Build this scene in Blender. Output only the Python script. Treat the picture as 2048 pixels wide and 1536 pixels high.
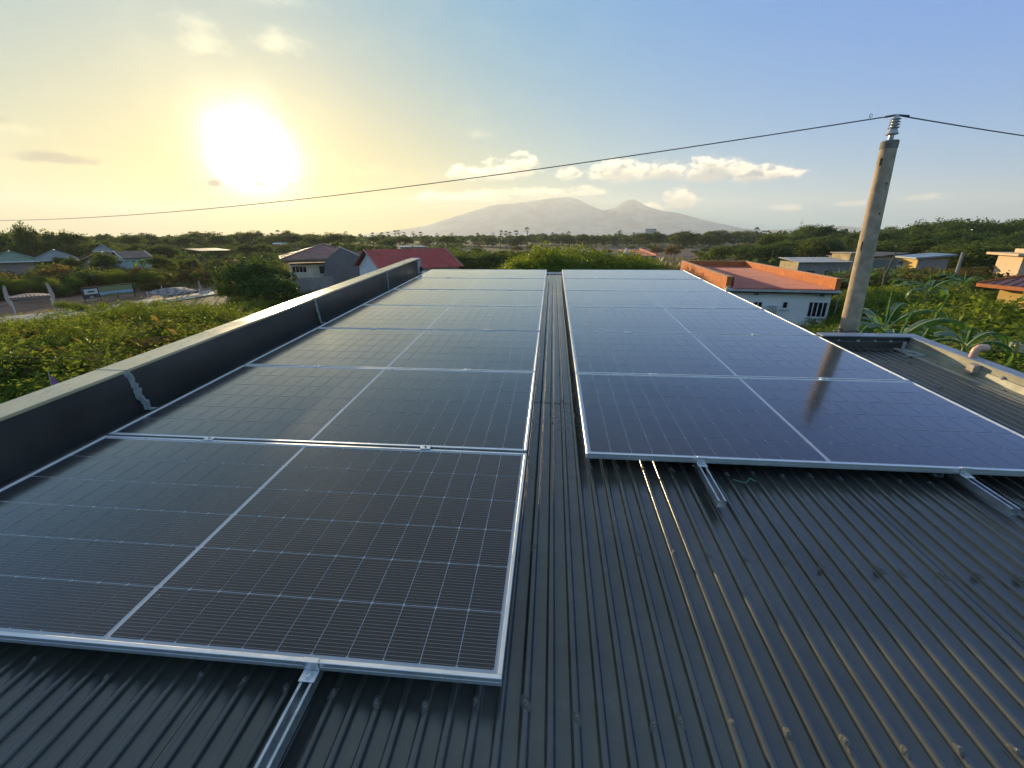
import bpy, math, random
import numpy as np
from mathutils import Vector, Matrix, Euler

# ------------------------------------------------------------------ scene, camera, light
for o in list(bpy.data.objects):
    bpy.data.objects.remove(o)
S = bpy.context.scene
COL = S.collection
random.seed(7)
RNG = np.random.default_rng(7)
R = math.radians

CAM = np.array([0.1208, -0.9260, 7.60])
RW = np.array([[0.99558, 0.09387, 0.0], [0.0, 0.0, 0.0], [0.0, 0.0, 0.0]])
# rotation world -> camera (x right, y down, z forward)
_a, _b, _c, _t = 0.0939, 0.3941, -0.0092, R(3.4)
def _rot():
    ca, sa, cb, sb, cc, sc = math.cos(_a), math.sin(_a), math.cos(_b), math.sin(_b), math.cos(_c), math.sin(_c)
    R0 = np.array([[1, 0, 0], [0, 0, -1], [0, 1, 0.]])
    Ry = np.array([[ca, 0, sa], [0, 1, 0], [-sa, 0, ca]])
    Rx = np.array([[1, 0, 0], [0, cb, -sb], [0, sb, cb]])
    Rz = np.array([[cc, -sc, 0], [sc, cc, 0], [0, 0, 1]])
    M = np.array([[1, 0, 0], [0, math.cos(_t), -math.sin(_t)], [0, math.sin(_t), math.cos(_t)]])
    return Rz @ Rx @ Ry @ R0 @ M.T
RW = _rot()
FPX = 850.0                                       # focal length in pixels of the 2048 px photograph

cam = bpy.data.cameras.new('camera')
cam.sensor_width = 36
cam.lens = FPX / 2048 * 36
cam.clip_start = 0.05
cam.clip_end = 40000
cam_o = bpy.data.objects.new('camera', cam)
COL.objects.link(cam_o)
_m = np.array([RW[0], -RW[1], -RW[2]]).T
_mm = Matrix([[*_m[i], CAM[i]] for i in range(3)] + [[0, 0, 0, 1]])
cam_o.matrix_world = _mm
S.camera = cam_o

SUN_AZ, SUN_EL = R(-33.7), R(8.0)                # azimuth from +Y towards +X
SUN_DIR = Vector((math.sin(SUN_AZ) * math.cos(SUN_EL), math.cos(SUN_AZ) * math.cos(SUN_EL), math.sin(SUN_EL)))
SUN_STRENGTH = 5.0
SKY_STRENGTH = 0.05
HORIZON = (-0.022, 0.109, -0.012)
HAZE = 1.45e-4
S.view_settings.view_transform = 'Standard'
S.view_settings.look = 'None'
S.view_settings.exposure = 1.22
S.view_settings.gamma = 1.0
S.view_settings.use_curve_mapping = False
S.render.engine = 'CYCLES'
S.cycles.use_denoising = True
S.cycles.max_bounces = 8
S.cycles.diffuse_bounces = 3
S.cycles.glossy_bounces = 3
S.cycles.transmission_bounces = 3
S.cycles.transparent_max_bounces = 6
S.cycles.volume_bounces = 0
S.cycles.use_adaptive_sampling = True
S.cycles.adaptive_threshold = 0.02
S.cycles.sample_clamp_indirect = 6.0
S.cycles.caustics_reflective = False
S.cycles.caustics_refractive = False

sun = bpy.data.lights.new('sun', 'SUN')
sun.energy = SUN_STRENGTH
sun.angle = R(0.53)
sun.color = (1.0, 0.77, 0.43)
sun_o = bpy.data.objects.new('sun', sun)
COL.objects.link(sun_o)
sun_o.rotation_euler = (-SUN_DIR).to_track_quat('-Z', 'Y').to_euler()

W = bpy.data.worlds.new('World')
S.world = W
W.use_nodes = True

class NT:
    """small helper that chains math nodes"""
    def __init__(s, tree): s.t = tree; s.n = tree.nodes; s.l = tree.links
    def node(s, kind, **kw):
        n = s.n.new(kind)
        for k, v in kw.items(): setattr(n, k, v)
        return n
    def put(s, sock, v):
        if isinstance(v, bpy.types.NodeSocket): s.l.new(v, sock)
        else: sock.default_value = v
    def m(s, op, a, b=0.0, c=0.0, clamp=False):
        n = s.n.new('ShaderNodeMath'); n.operation = op; n.use_clamp = clamp
        s.put(n.inputs[0], a); s.put(n.inputs[1], b); s.put(n.inputs[2], c)
        return n.outputs[0]
    def smooth(s, v, lo, hi, a=0.0, b=1.0):
        n = s.n.new('ShaderNodeMapRange'); n.interpolation_type = 'SMOOTHSTEP'
        s.put(n.inputs[0], v); n.inputs[1].default_value = lo; n.inputs[2].default_value = hi
        s.put(n.inputs[3], a); s.put(n.inputs[4], b)
        return n.outputs[0]
    def mix(s, f, a, b, mode='MIX'):
        n = s.n.new('ShaderNodeMix'); n.data_type = 'RGBA'; n.blend_type = mode
        s.put(n.inputs[0], f); s.put(n.inputs[6], a); s.put(n.inputs[7], b)
        return n.outputs[2]
    def noise(s, vec, scale, detail=4, rough=0.55, out=0):
        n = s.n.new('ShaderNodeTexNoise'); n.inputs['Scale'].default_value = scale
        n.inputs['Detail'].default_value = detail; n.inputs['Roughness'].default_value = rough
        if vec is not None: s.l.new(vec, n.inputs['Vector'])
        return n.outputs[out]
    def comb(s, x, y, z):
        n = s.n.new('ShaderNodeCombineXYZ')
        s.put(n.inputs[0], x); s.put(n.inputs[1], y); s.put(n.inputs[2], z)
        return n.outputs[0]

def build_world():
    t = W.node_tree
    t.nodes.clear()
    h = NT(t)
    out = h.node('ShaderNodeOutputWorld')
    bg = h.node('ShaderNodeBackground')
    h.l.new(bg.outputs[0], out.inputs[0])
    sky = h.node('ShaderNodeTexSky', sky_type='NISHITA')
    sky.sun_disc = False
    sky.sun_elevation = SUN_EL
    sky.sun_rotation = SUN_AZ
    sky.altitude = 10
    sky.air_density = 1.0
    sky.dust_density = 1.2
    sky.ozone_density = 2.0
    tc = h.node('ShaderNodeTexCoord')
    d = h.node('ShaderNodeVectorMath', operation='NORMALIZE')
    h.l.new(tc.outputs['Generated'], d.inputs[0])
    D = d.outputs[0]
    sep = h.node('ShaderNodeSeparateXYZ')
    h.l.new(D, sep.inputs[0])
    x, y, z = sep.outputs
    DEG = 180 / math.pi
    az = h.m('MULTIPLY', h.m('ARCTAN2', x, y), DEG)
    el = h.m('MULTIPLY', h.m('ARCSINE', z), DEG)
    dp = h.node('ShaderNodeVectorMath', operation='DOT_PRODUCT')
    h.l.new(D, dp.inputs[0]); dp.inputs[1].default_value = SUN_DIR
    ang = h.m('MULTIPLY', h.m('ARCCOSINE', h.m('MINIMUM', dp.outputs['Value'], 0.999999)), DEG)
    # daylight sky, softly compressed, plus the warm aureole that forward-scattering air makes round a low sun
    def vm(op, p, q):
        n = h.node('ShaderNodeVectorMath', operation=op)
        h.put(n.inputs[0], p); h.put(n.inputs[1], q)
        return n.outputs[0]
    nis = vm('MULTIPLY', sky.outputs[0], (SKY_STRENGTH,) * 3)
    nis = vm('DIVIDE', nis, vm('ADD', vm('MULTIPLY', nis, (2.0, 2.0, 2.0)), (1, 1, 1)))
    hor = h.m('EXPONENT', h.m('DIVIDE', h.m('ABSOLUTE', el), -9.0))
    def bell(width, p): return h.m('EXPONENT', h.m('MULTIPLY', h.m('POWER', h.m('DIVIDE', ang, width), p), -1.0))
    # thin cloud in front of the sun makes the dazzle ragged
    wob = h.noise(h.comb(az, el, 3.0), 0.11, 4, 0.55)
    core = h.m('EXPONENT', h.m('MULTIPLY', h.m('POWER', h.m('DIVIDE', h.m('MULTIPLY', ang, h.m('ADD', 0.62, h.m('MULTIPLY', wob, 0.8))), 2.45), 1.55), -1.0))
    col = vm('MULTIPLY', nis, (0.300, 0.300, 0.300))
    for f, c in ((1.0, (0.028, 0.086, 0.320)), (hor, HORIZON), (bell(45, 2), (-0.055, 0.048, -0.105)), (bell(20, 2), (0.094, -0.002, -0.032)),
                 (bell(9, 1.5), (0.200, 0.160, 0.060)), (h.m('MULTIPLY', hor, bell(36, 2)), (0.480, 0.010, -0.440)), (core, (5.5, 4.9, 3.4))):
        k = h.comb(f, f, f)
        col = vm('ADD', col, vm('MULTIPLY', k, c))
    up = h.smooth(el, 24.0, 70.0)
    anti = h.smooth(ang, 75.0, 150.0)
    for f, c in ((up, (0.062, 0.082, -0.04)), (anti, (0.035, 0.060, -0.05)), (h.m('MULTIPLY', h.smooth(el, 25.0, 42.0), bell(60, 2)), (0.140, 0.050, -0.05))):
        col = vm('ADD', col, vm('MULTIPLY', h.comb(f, f, f), c))
    col = vm('MAXIMUM', col, (0.0, 0.0, 0.0))
    # clouds: (azimuth, elevation, half width, half height, weight)
    P = h.comb(h.m('MULTIPLY', az, 1.0), h.m('MULTIPLY', el, 1.7), 0.0)
    n1 = h.noise(P, 0.55, 7, 0.6)
    n2 = h.noise(P, 0.16, 5, 0.6)
    # the same field a little nearer to the sun: thick cloud on the sunward side darkens the far side
    Ps = h.comb(h.m('SUBTRACT', az, 0.5), h.m('ADD', h.m('MULTIPLY', el, 1.7), 0.9), 0.0)
    ns = h.noise(Ps, 0.55, 7, 0.6)
    def clouds(lst, k, soft, el=el):
        tot = None
        for (a, e, ra, re, w) in lst:
            dx = h.m('DIVIDE', h.m('SUBTRACT', az, a), ra)
            dy = h.m('DIVIDE', h.m('SUBTRACT', el, e), re)
            dy = h.m('MULTIPLY', dy, h.m('ADD', 1.0, h.m('MULTIPLY', h.m('LESS_THAN', dy, 0.0), 0.7)))   # flat bases
            r = h.m('SQRT', h.m('ADD', h.m('MULTIPLY', dx, dx), h.m('MULTIPLY', dy, dy)))
            f = h.m('ADD', h.m('SUBTRACT', 1.0, r), h.m('MULTIPLY', h.m('SUBTRACT', n1, 0.5), k))
            v = h.smooth(f, 0.0, soft, 0.0, w)
            tot = v if tot is None else h.m('MAXIMUM', tot, v)
        return tot
    cum = [(-10.6, 7.0, 3.0, 1.3, .95), (-7.0, 7.1, 3.0, 1.7, .95), (-4.0, 7.7, 2.6, 2.0, .95), (1.8, 6.9, 1.9, 1.2, .7),
           (7.6, 6.9, 4.2, 1.8, .95), (12.5, 6.7, 4.4, 1.5, .95), (17.5, 6.6, 4.8, 1.9, .95), (22.5, 6.0, 4.8, 1.3, .95), (-2.5, 5.0, 5.5, .8, .6), (3.5, 5.0, 3.0, .9, .5),
           (14.8, 3.6, 2.4, 2.0, .85), (11.8, 3.0, 1.6, 1.3, .6), (-14.5, 4.4, 4.2, 1.0, .7), (-8.6, 4.5, 4.6, 1.1, .7), (-1.0, 4.6, 3.4, .9, .45),
           (25.5, 2.7, 2.2, .5, .35), (31.0, 2.9, 2.2, .4, .3), (36.5, 3.2, 2.0, .5, .35)]
    wis = [(-36.3, 17.2, 3.0, 2.4, .5), (-29.6, 17.9, 3.6, 1.7, .55), (-53.5, 10.6, 2.6, 2.6, .4), (-8.6, 11.2, 2.6, .9, .3),
           (-51.5, 8.4, 3.2, .9, .3), (-22.5, 7.0, 6.0, 1.1, .25), (-30, 21.5, 7.0, 2.0, .25)]
    drk = [(-49.2, 6.4, 3.6, .75, .75), (-37.7, 5.2, .8, .55, .95), (-33.6, 5.35, 1.1, .40, .7), (-30.5, 5.4, .5, .3, .5), (-52.5, 8.9, 2.2, .5, .35)]
    mc = clouds(cum, 1.5, 0.55)
    mu = clouds(cum, 1.5, 0.75, h.m('ADD', el, 0.62))      # cloud standing over this point keeps the light off it
    mw = clouds(wis, 1.9, 1.3)
    md = clouds(drk, 1.5, 0.6)
    lit = h.m('MULTIPLY', h.smooth(h.m('SUBTRACT', n1, ns), -0.22, 0.10), h.m('SUBTRACT', 1.0, h.m('MULTIPLY', mu, 0.95)))
    warmth = h.smooth(ang, 15.0, 62.0)
    lc = h.mix(warmth, (1.05, 0.90, 0.52, 1), (0.98, 0.80, 0.56, 1))
    sc_ = h.mix(warmth, (0.40, 0.37, 0.27, 1), (0.13, 0.17, 0.21, 1))
    col = h.mix(mw, col, h.mix(1.0, col, (0.42, 0.34, 0.17, 1), 'ADD'))
    col = h.mix(mc, col, h.mix(lit, sc_, lc))
    col = h.mix(md, col, (0.06, 0.05, 0.03, 1))
    # faint high veil
    veil = h.m('MULTIPLY', h.smooth(n2, 0.45, 0.75), h.smooth(ang, 60.0, 12.0))
    col = h.mix(h.m('MULTIPLY', veil, 0.28), col, h.mix(1.0, col, (0.12, 0.09, 0.04, 1), 'ADD'))
    h.l.new(col, bg.inputs['Color'])
    bg.inputs['Strength'].default_value = 1.0
build_world()
W.cycles.sampling_method = 'MANUAL'
W.cycles.sample_map_resolution = 1024

# ------------------------------------------------------------------ helpers
def ray(px, py):
    d = RW.T @ np.array([(px - 1024) / FPX, (py - 768) / FPX, 1.0])
    return d / np.linalg.norm(d)
def at(px, py, D):
    """the point at horizontal distance D seen at photo pixel px, py"""
    d = ray(px, py)
    return CAM + d * D / math.hypot(d[0], d[1])
def spot(px, D, z=0.0):
    """ground spot at distance D on the bearing of photo column px"""
    p = at(px, 470, D)
    return Vector((p[0], p[1], z))

Z0 = 6.3192
TH = R(3.4)
ROOF = Matrix.Translation((0, 0, Z0)) @ Matrix.Rotation(TH, 4, 'X')
def roofpt(u, v, w): return ROOF @ Vector((u, v, w))

def principled(name, base, rough=0.6, metal=0.0, spec=0.5):
    m = bpy.data.materials.new(name)
    m.use_nodes = True
    b = m.node_tree.nodes['Principled BSDF']
    b.inputs['Base Color'].default_value = tuple(base) + (1,)
    b.inputs['Roughness'].default_value = rough
    b.inputs['Metallic'].default_value = metal
    b.inputs['Specular IOR Level'].default_value = spec
    return m, b
def mat(name, base, rough=0.6, metal=0.0, spec=0.5, var=0.18, scale=3.0, bump=0.0, bscale=40.0, coords='Object', rvar=0.08, stain=None, stainscale=1.3):
    m, b = principled(name, base, rough, metal, spec)
    h = NT(m.node_tree)
    tc = h.node('ShaderNodeTexCoord')
    v = tc.outputs[coords]
    n = h.noise(v, scale, 6, 0.62)
    k = h.smooth(n, 0.3, 0.7, 1 - var, 1 + var)
    c = h.mix(1.0, tuple(base) + (1,), h.comb(k, k, k), 'MULTIPLY')
    if stain:
        n3 = h.noise(v, stainscale, 8, 0.7)
        c = h.mix(h.smooth(n3, 0.5, 0.68, 0.0, stain[3]), c, tuple(stain[:3]) + (1,))
    h.l.new(c, b.inputs['Base Color'])
    if rvar:
        n4 = h.noise(v, scale * 2.3, 5)
        h.l.new(h.smooth(n4, 0.3, 0.7, max(0.02, rough - rvar), min(1, rough + rvar)), b.inputs['Roughness'])
    if bump:
        n2 = h.noise(v, bscale, 6, 0.6)
        bp = h.node('ShaderNodeBump')
        bp.inputs['Strength'].default_value = 1.0
        bp.inputs['Distance'].default_value = bump
        h.l.new(n2, bp.inputs['Height'])
        h.l.new(bp.outputs[0], b.inputs['Normal'])
    return m

class MB:
    """mesh builder: collects faces, links ONE mesh object"""
    def __init__(s): s.v = []; s.f = []; s.mi = []; s.cur = 0
    def add(s, vs, fs):
        o = len(s.v)
        s.v += [tuple(p) for p in vs]
        s.f += [tuple(i + o for i in f) for f in fs]
        s.mi += [s.cur] * len(fs)
        return s
    def box(s, x0, x1, y0, y1, z0, z1):
        return s.add([(x0, y0, z0), (x1, y0, z0), (x1, y1, z0), (x0, y1, z0), (x0, y0, z1), (x1, y0, z1), (x1, y1, z1), (x0, y1, z1)],
                     [(0, 3, 2, 1), (4, 5, 6, 7), (0, 1, 5, 4), (1, 2, 6, 5), (2, 3, 7, 6), (3, 0, 4, 7)])
    def bbox(s, x0, x1, y0, y1, z0, z1, b=0.002):
        """box with its top edges bevelled"""
        v = [(x0, y0, z0), (x1, y0, z0), (x1, y1, z0), (x0, y1, z0), (x0, y0, z1 - b), (x1, y0, z1 - b), (x1, y1, z1 - b), (x0, y1, z1 - b),
             (x0 + b, y0 + b, z1), (x1 - b, y0 + b, z1), (x1 - b, y1 - b, z1), (x0 + b, y1 - b, z1)]
        return s.add(v, [(0, 3, 2, 1), (8, 9, 10, 11), (0, 1, 5, 4), (1, 2, 6, 5), (2, 3, 7, 6), (3, 0, 4, 7), (4, 5, 9, 8), (5, 6, 10, 9), (6, 7, 11, 10), (7, 4, 8, 11)])
    def prism(s, poly, a, b):
        """polygon (list of 3D points) extruded from offset a to offset b (vectors)"""
        n = len(poly)
        p = [Vector(q) for q in poly]
        vs = [q + Vector(a) for q in p] + [q + Vector(b) for q in p]
        fs = [tuple(range(n - 1, -1, -1)), tuple(range(n, 2 * n))] + [(i, (i + 1) % n, n + (i + 1) % n, n + i) for i in range(n)]
        return s.add(vs, fs)
    def tube(s, pts, rad, n=8, cap=True):
        pts = [Vector(p) for p in pts]
        rs = rad if isinstance(rad, (list, tuple)) else [rad] * len(pts)
        o = len(s.v)
        up = Vector((0, 0, 1))
        prev = None
        for i, p in enumerate(pts):
            t = (pts[min(i + 1, len(pts) - 1)] - pts[max(i - 1, 0)]).normalized()
            if prev is None:
                a = t.cross(up)
                if a.length < 1e-3: a = t.cross(Vector((1, 0, 0)))
                a.normalize()
            else:
                a = (prev - t * prev.dot(t)).normalized()
            prev = a
            b = t.cross(a)
            for k in range(n):
                th = 2 * math.pi * k / n
                s.v.append(tuple(p + (a * math.cos(th) + b * math.sin(th)) * rs[i]))
        for i in range(len(pts) - 1):
            for k in range(n):
                s.f.append((o + i * n + k, o + i * n + (k + 1) % n, o + (i + 1) * n + (k + 1) % n, o + (i + 1) * n + k)); s.mi.append(s.cur)
        if cap:
            s.f.append(tuple(o + k for k in range(n - 1, -1, -1))); s.mi.append(s.cur)
            s.f.append(tuple(o + (len(pts) - 1) * n + k for k in range(n))); s.mi.append(s.cur)
        return s
    def lathe(s, prof, n=20, c=(0, 0, 0)):
        o = len(s.v)
        for (r, z) in prof:
            for k in range(n):
                th = 2 * math.pi * k / n
                s.v.append((c[0] + r * math.cos(th), c[1] + r * math.sin(th), c[2] + z))
        for i in range(len(prof) - 1):
            for k in range(n):
                s.f.append((o + i * n + k, o + i * n + (k + 1) % n, o + (i + 1) * n + (k + 1) % n, o + (i + 1) * n + k)); s.mi.append(s.cur)
        s.f.append(tuple(o + k for k in range(n - 1, -1, -1))); s.mi.append(s.cur)
        s.f.append(tuple(o + (len(prof) - 1) * n + k for k in range(n))); s.mi.append(s.cur)
        return s
    def mesh(s, name, mats, smooth=False):
        me = bpy.data.meshes.new(name)
        me.from_pydata(s.v, [], s.f)
        for m in (mats if isinstance(mats, (list, tuple)) else [mats]): me.materials.append(m)
        if len(me.materials) > 1: me.polygons.foreach_set('material_index', s.mi)
        if smooth:
            me.polygons.foreach_set('use_smooth', [True] * len(me.polygons))
            me.set_sharp_from_angle(angle=R(40))
        me.update()
        return me
    def build(s, name, mats, parent=None, smooth=False, loc=None, rot=None):
        return link(name, s.mesh(name, mats, smooth), parent, loc, rot)

def link(name, data, parent=None, loc=None, rot=None):
    o = bpy.data.objects.new(name, data)
    COL.objects.link(o)
    if parent is not None: o.parent = parent
    if loc is not None: o.location = loc
    if rot is not None: o.rotation_euler = rot
    return o
def tag(o, label=None, cat=None, group=None, kind=None):
    if label: o['label'] = label
    if cat: o['category'] = cat
    if group: o['group'] = group
    if kind: o['kind'] = kind
    return o
def thing(name, label, cat, loc=(0, 0, 0), rz=0.0, group=None):
    o = bpy.data.objects.new(name, None)
    COL.objects.link(o)
    o.location = loc
    o.rotation_euler = (0, 0, rz)
    o.empty_display_size = 0.1
    return tag(o, label, cat, group)
def on_roof(name, label, cat, u, v, w, group=None):
    o = thing(name, label, cat, (0, 0, 0), 0, group)
    o.matrix_world = ROOF @ Matrix.Translation((u, v, w))
    return o

# ------------------------------------------------------------------ materials
M = {}
M['roof_metal'] = mat('dark_painted_metal', (0.054, 0.055, 0.047), 0.22, 0.0, 0.8, var=0.25, scale=2.2, bump=0.004, bscale=3.5, rvar=0.05, stain=(0.11, 0.105, 0.092, 0.35), stainscale=2.4)
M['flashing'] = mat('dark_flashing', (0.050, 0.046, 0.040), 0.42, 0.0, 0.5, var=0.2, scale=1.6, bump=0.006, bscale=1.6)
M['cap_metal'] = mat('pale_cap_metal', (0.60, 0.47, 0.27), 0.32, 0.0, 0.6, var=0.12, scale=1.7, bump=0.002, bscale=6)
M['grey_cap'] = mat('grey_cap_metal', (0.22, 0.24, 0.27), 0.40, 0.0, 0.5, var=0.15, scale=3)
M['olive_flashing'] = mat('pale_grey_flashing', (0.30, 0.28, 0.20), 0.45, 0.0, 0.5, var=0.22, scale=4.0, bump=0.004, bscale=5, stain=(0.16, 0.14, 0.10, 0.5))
M['sealant'] = mat('grey_sealant', (0.36, 0.37, 0.36), 0.7, var=0.2, scale=14, bump=0.006, bscale=40)
M['blob'] = mat('dirty_sealant', (0.075, 0.072, 0.062), 0.75, var=0.4, scale=40, bump=0.004, bscale=90)
M['zinc'] = mat('zinc_screw', (0.16, 0.155, 0.14), 0.55, 0.4, var=0.2, scale=60)
M['alu'] = mat('anodised_aluminium', (0.70, 0.70, 0.70), 0.33, 0.75, var=0.06, scale=5, bump=0.0004, bscale=120, rvar=0.06)
M['galv'] = mat('galvanised_steel', (0.50, 0.52, 0.53), 0.40, 0.75, var=0.18, scale=24, bump=0.0006, bscale=80)
M['steel'] = mat('bolt_steel', (0.45, 0.45, 0.45), 0.3, 0.9, var=0.1)
M['rubber'] = mat('black_rubber', (0.015, 0.015, 0.016), 0.6, var=0.2)
M['pvc'] = mat('orange_pvc', (0.62, 0.36, 0.26), 0.45, var=0.12, scale=9)
M['concrete'] = mat('pole_concrete', (0.42, 0.32, 0.215), 0.85, 0, 0.3, var=0.22, scale=7.0, bump=0.006, bscale=55, stain=(0.27, 0.21, 0.14, 0.6), stainscale=3)
M['porcelain'] = mat('grey_porcelain', (0.48, 0.47, 0.45), 0.25, 0, 0.5, var=0.08, scale=12)
M['wire'] = mat('aluminium_wire', (0.07, 0.07, 0.08), 0.5, 0.3, var=0.1)
M['dark_slot'] = mat('dark_hole', (0.02, 0.018, 0.016), 0.9)

def grazing_film(m):
    """a thin dusty film on the glass mirrors more and more of the sky towards grazing angles"""
    t = m.node_tree
    h = NT(t)
    out = next(n for n in t.nodes if n.type == 'OUTPUT_MATERIAL')
    b = t.nodes['Principled BSDF']
    lw = h.node('ShaderNodeLayerWeight'); lw.inputs[0].default_value = 0.5
    g = h.node('ShaderNodeBsdfGlossy'); g.inputs['Color'].default_value = (0.97, 0.97, 0.97, 1); g.inputs['Roughness'].default_value = 0.12
    mx = h.node('ShaderNodeMixShader')
    h.l.new(h.m('MULTIPLY', h.m('POWER', lw.outputs['Facing'], 4.7), 1.0), mx.inputs[0])
    h.l.new(b.outputs[0], mx.inputs[1]); h.l.new(g.outputs[0], mx.inputs[2])
    h.l.new(mx.outputs[0], out.inputs['Surface'])
def cell_material(name, whole):
    m, b = principled(name, (0.010, 0.010, 0.015), 0.13, 0.0, 0.5)
    h = NT(m.node_tree)
    tc = h.node('ShaderNodeTexCoord')
    sp = h.node('ShaderNodeSeparateXYZ')
    h.l.new(tc.outputs['Object'], sp.inputs[0])
    # printed silver conductors: thin lines along the cell row
    p = CELL_H / 16.0
    fr = h.m('FRACT', h.m('DIVIDE', h.m('ADD', sp.outputs[1], 40.0 * p), p))
    line = h.smooth(h.m('ABSOLUTE', h.m('SUBTRACT', fr, 0.5)), 0.07, 0.035)
    geo = h.node('ShaderNodeNewGeometry')
    n = h.noise(geo.outputs['Position'], 1.7, 4)
    c0 = h.mix(h.smooth(n, 0.35, 0.65), (0.008, 0.008, 0.013, 1), (0.013, 0.012, 0.017, 1))
    c = h.mix(h.m('MULTIPLY', line, 0.55), c0, (0.30, 0.285, 0.27, 1))
    # a little dust and a few dried drops
    dn = h.noise(geo.outputs['Position'], 26.0, 6, 0.7)
    dl = h.noise(geo.outputs['Position'], 2.1, 5, 0.6)
    c = h.mix(h.m('MULTIPLY', h.smooth(dn, 0.62, 0.8), h.smooth(dl, 0.45, 0.7, 0.01, 0.07)), c, (0.36, 0.34, 0.31, 1))
    vo = h.node('ShaderNodeTexVoronoi'); vo.inputs['Scale'].default_value = 7.0; h.l.new(geo.outputs['Position'], vo.inputs['Vector'])
    sc_ = h.node('ShaderNodeSeparateColor'); h.l.new(vo.outputs['Color'], sc_.inputs[0])
    wobble = h.m('ADD', vo.outputs['Distance'], h.m('MULTIPLY', h.m('SUBTRACT', dn, 0.5), 0.10))
    spot_ = h.m('MULTIPLY', h.smooth(wobble, 0.060, 0.030), h.m('GREATER_THAN', sc_.outputs[0], 0.72))
    c = h.mix(h.m('MULTIPLY', spot_, h.m('MULTIPLY', sc_.outputs[1], 0.45)), c, (0.40, 0.39, 0.36, 1))
    sw = h.node('ShaderNodeMapping'); sw.inputs['Scale'].default_value = (1.1, 3.2, 1.0); sw.inputs['Rotation'].default_value = (0, 0, 0.9); h.l.new(geo.outputs['Position'], sw.inputs[0])
    smear = h.smooth(h.noise(sw.outputs[0], 1.4, 7, 0.68), 0.60, 0.74, 0.0, 0.02)
    c = h.mix(smear, c, (0.45, 0.44, 0.42, 1))
    h.l.new(c, b.inputs['Base Color'])
    h.l.new(h.smooth(dl, 0.3, 0.7, 0.09, 0.13), b.inputs['Roughness'])
    bp = h.node('ShaderNodeBump')
    bp.inputs['Distance'].default_value = 0.0002
    n2 = h.noise(geo.outputs['Position'], 5.0, 3)
    h.l.new(n2, bp.inputs['Height'])
    h.l.new(bp.outputs[0], b.inputs['Normal'])
    b.inputs['IOR'].default_value = 1.55
    grazing_film(m)
    return m

def leaf_material(name, a, b_, trans, tcol, gloss=0.12, huevar=0.35, tw=0.5):
    m = bpy.data.materials.new(name)
    m.use_nodes = True
    t = m.node_tree
    t.nodes.clear()
    h = NT(t)
    out = h.node('ShaderNodeOutputMaterial')
    geo = h.node('ShaderNodeNewGeometry')
    oi = h.node('ShaderNodeObjectInfo')
    c = h.mix(geo.outputs['Random Per Island'], tuple(a) + (1,), tuple(b_) + (1,))
    k = h.m('ADD', 1 - huevar, h.m('MULTIPLY', oi.outputs['Random'], 2 * huevar))
    c = h.mix(1.0, c, h.comb(k, h.m('ADD', 0.5, h.m('MULTIPLY', k, 0.5)), h.m('ADD', 0.3, h.m('MULTIPLY', k, 0.7))), 'MULTIPLY')
    df = h.node('ShaderNodeBsdfDiffuse'); h.l.new(c, df.inputs[0])
    tr = h.node('ShaderNodeBsdfTranslucent')
    h.l.new(h.mix(1.0, h.mix(0.5, c, tuple(tcol) + (1,)), (1.25, 1.25, 1.0, 1), 'MULTIPLY'), tr.inputs[0])
    gl = h.node('ShaderNodeBsdfGlossy'); gl.inputs[0].default_value = (0.8, 0.8, 0.8, 1); gl.inputs[1].default_value = 0.45
    m1 = h.node('ShaderNodeMixShader'); m1.inputs[0].default_value = tw
    h.l.new(df.outputs[0], m1.inputs[1]); h.l.new(tr.outputs[0], m1.inputs[2])
    fr = h.node('ShaderNodeFresnel'); fr.inputs[0].default_value = 1.4
    m2 = h.node('ShaderNodeMixShader')
    h.l.new(h.m('MULTIPLY', fr.outputs[0], gloss), m2.inputs[0])
    h.l.new(m1.outputs[0], m2.inputs[1]); h.l.new(gl.outputs[0], m2.inputs[2])
    h.l.new(m2.outputs[0], out.inputs[0])
    return m
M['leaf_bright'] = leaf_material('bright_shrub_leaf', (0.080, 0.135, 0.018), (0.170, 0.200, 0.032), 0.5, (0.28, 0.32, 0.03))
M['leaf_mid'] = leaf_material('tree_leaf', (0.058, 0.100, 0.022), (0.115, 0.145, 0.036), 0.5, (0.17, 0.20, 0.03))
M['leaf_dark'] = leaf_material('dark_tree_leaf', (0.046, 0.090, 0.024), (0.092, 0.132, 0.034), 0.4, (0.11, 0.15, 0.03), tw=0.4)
M['leaf_dry'] = leaf_material('dry_leaf', (0.10, 0.075, 0.025), (0.15, 0.115, 0.035), 0.5, (0.22, 0.15, 0.04))
M['leaf_palm'] = leaf_material('palm_leaf', (0.035, 0.055, 0.015), (0.075, 0.090, 0.026), 0.4, (0.10, 0.10, 0.03), gloss=0.4)
M['leaf_banana'] = leaf_material('banana_leaf', (0.040, 0.100, 0.020), (0.075, 0.150, 0.030), 0.6, (0.18, 0.30, 0.03), gloss=0.12, huevar=0.15, tw=0.55)
M['grass'] = leaf_material('weed_blade', (0.060, 0.085, 0.016), (0.160, 0.140, 0.045), 0.5, (0.20, 0.18, 0.04))
M['bark'] = mat('bark', (0.13, 0.10, 0.07), 0.9, 0, 0.2, var=0.35, scale=6, bump=0.02, bscale=14)
M['banana_stem'] = mat('banana_stem', (0.17, 0.19, 0.07), 0.6, var=0.3, scale=5, stain=(0.16, 0.10, 0.05, 0.8), stainscale=3)
M['midrib'] = mat('banana_midrib', (0.30, 0.36, 0.12), 0.5, var=0.1)
M['wood'] = mat('weathered_wood', (0.17, 0.13, 0.09), 0.85, var=0.3, scale=5)

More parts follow.
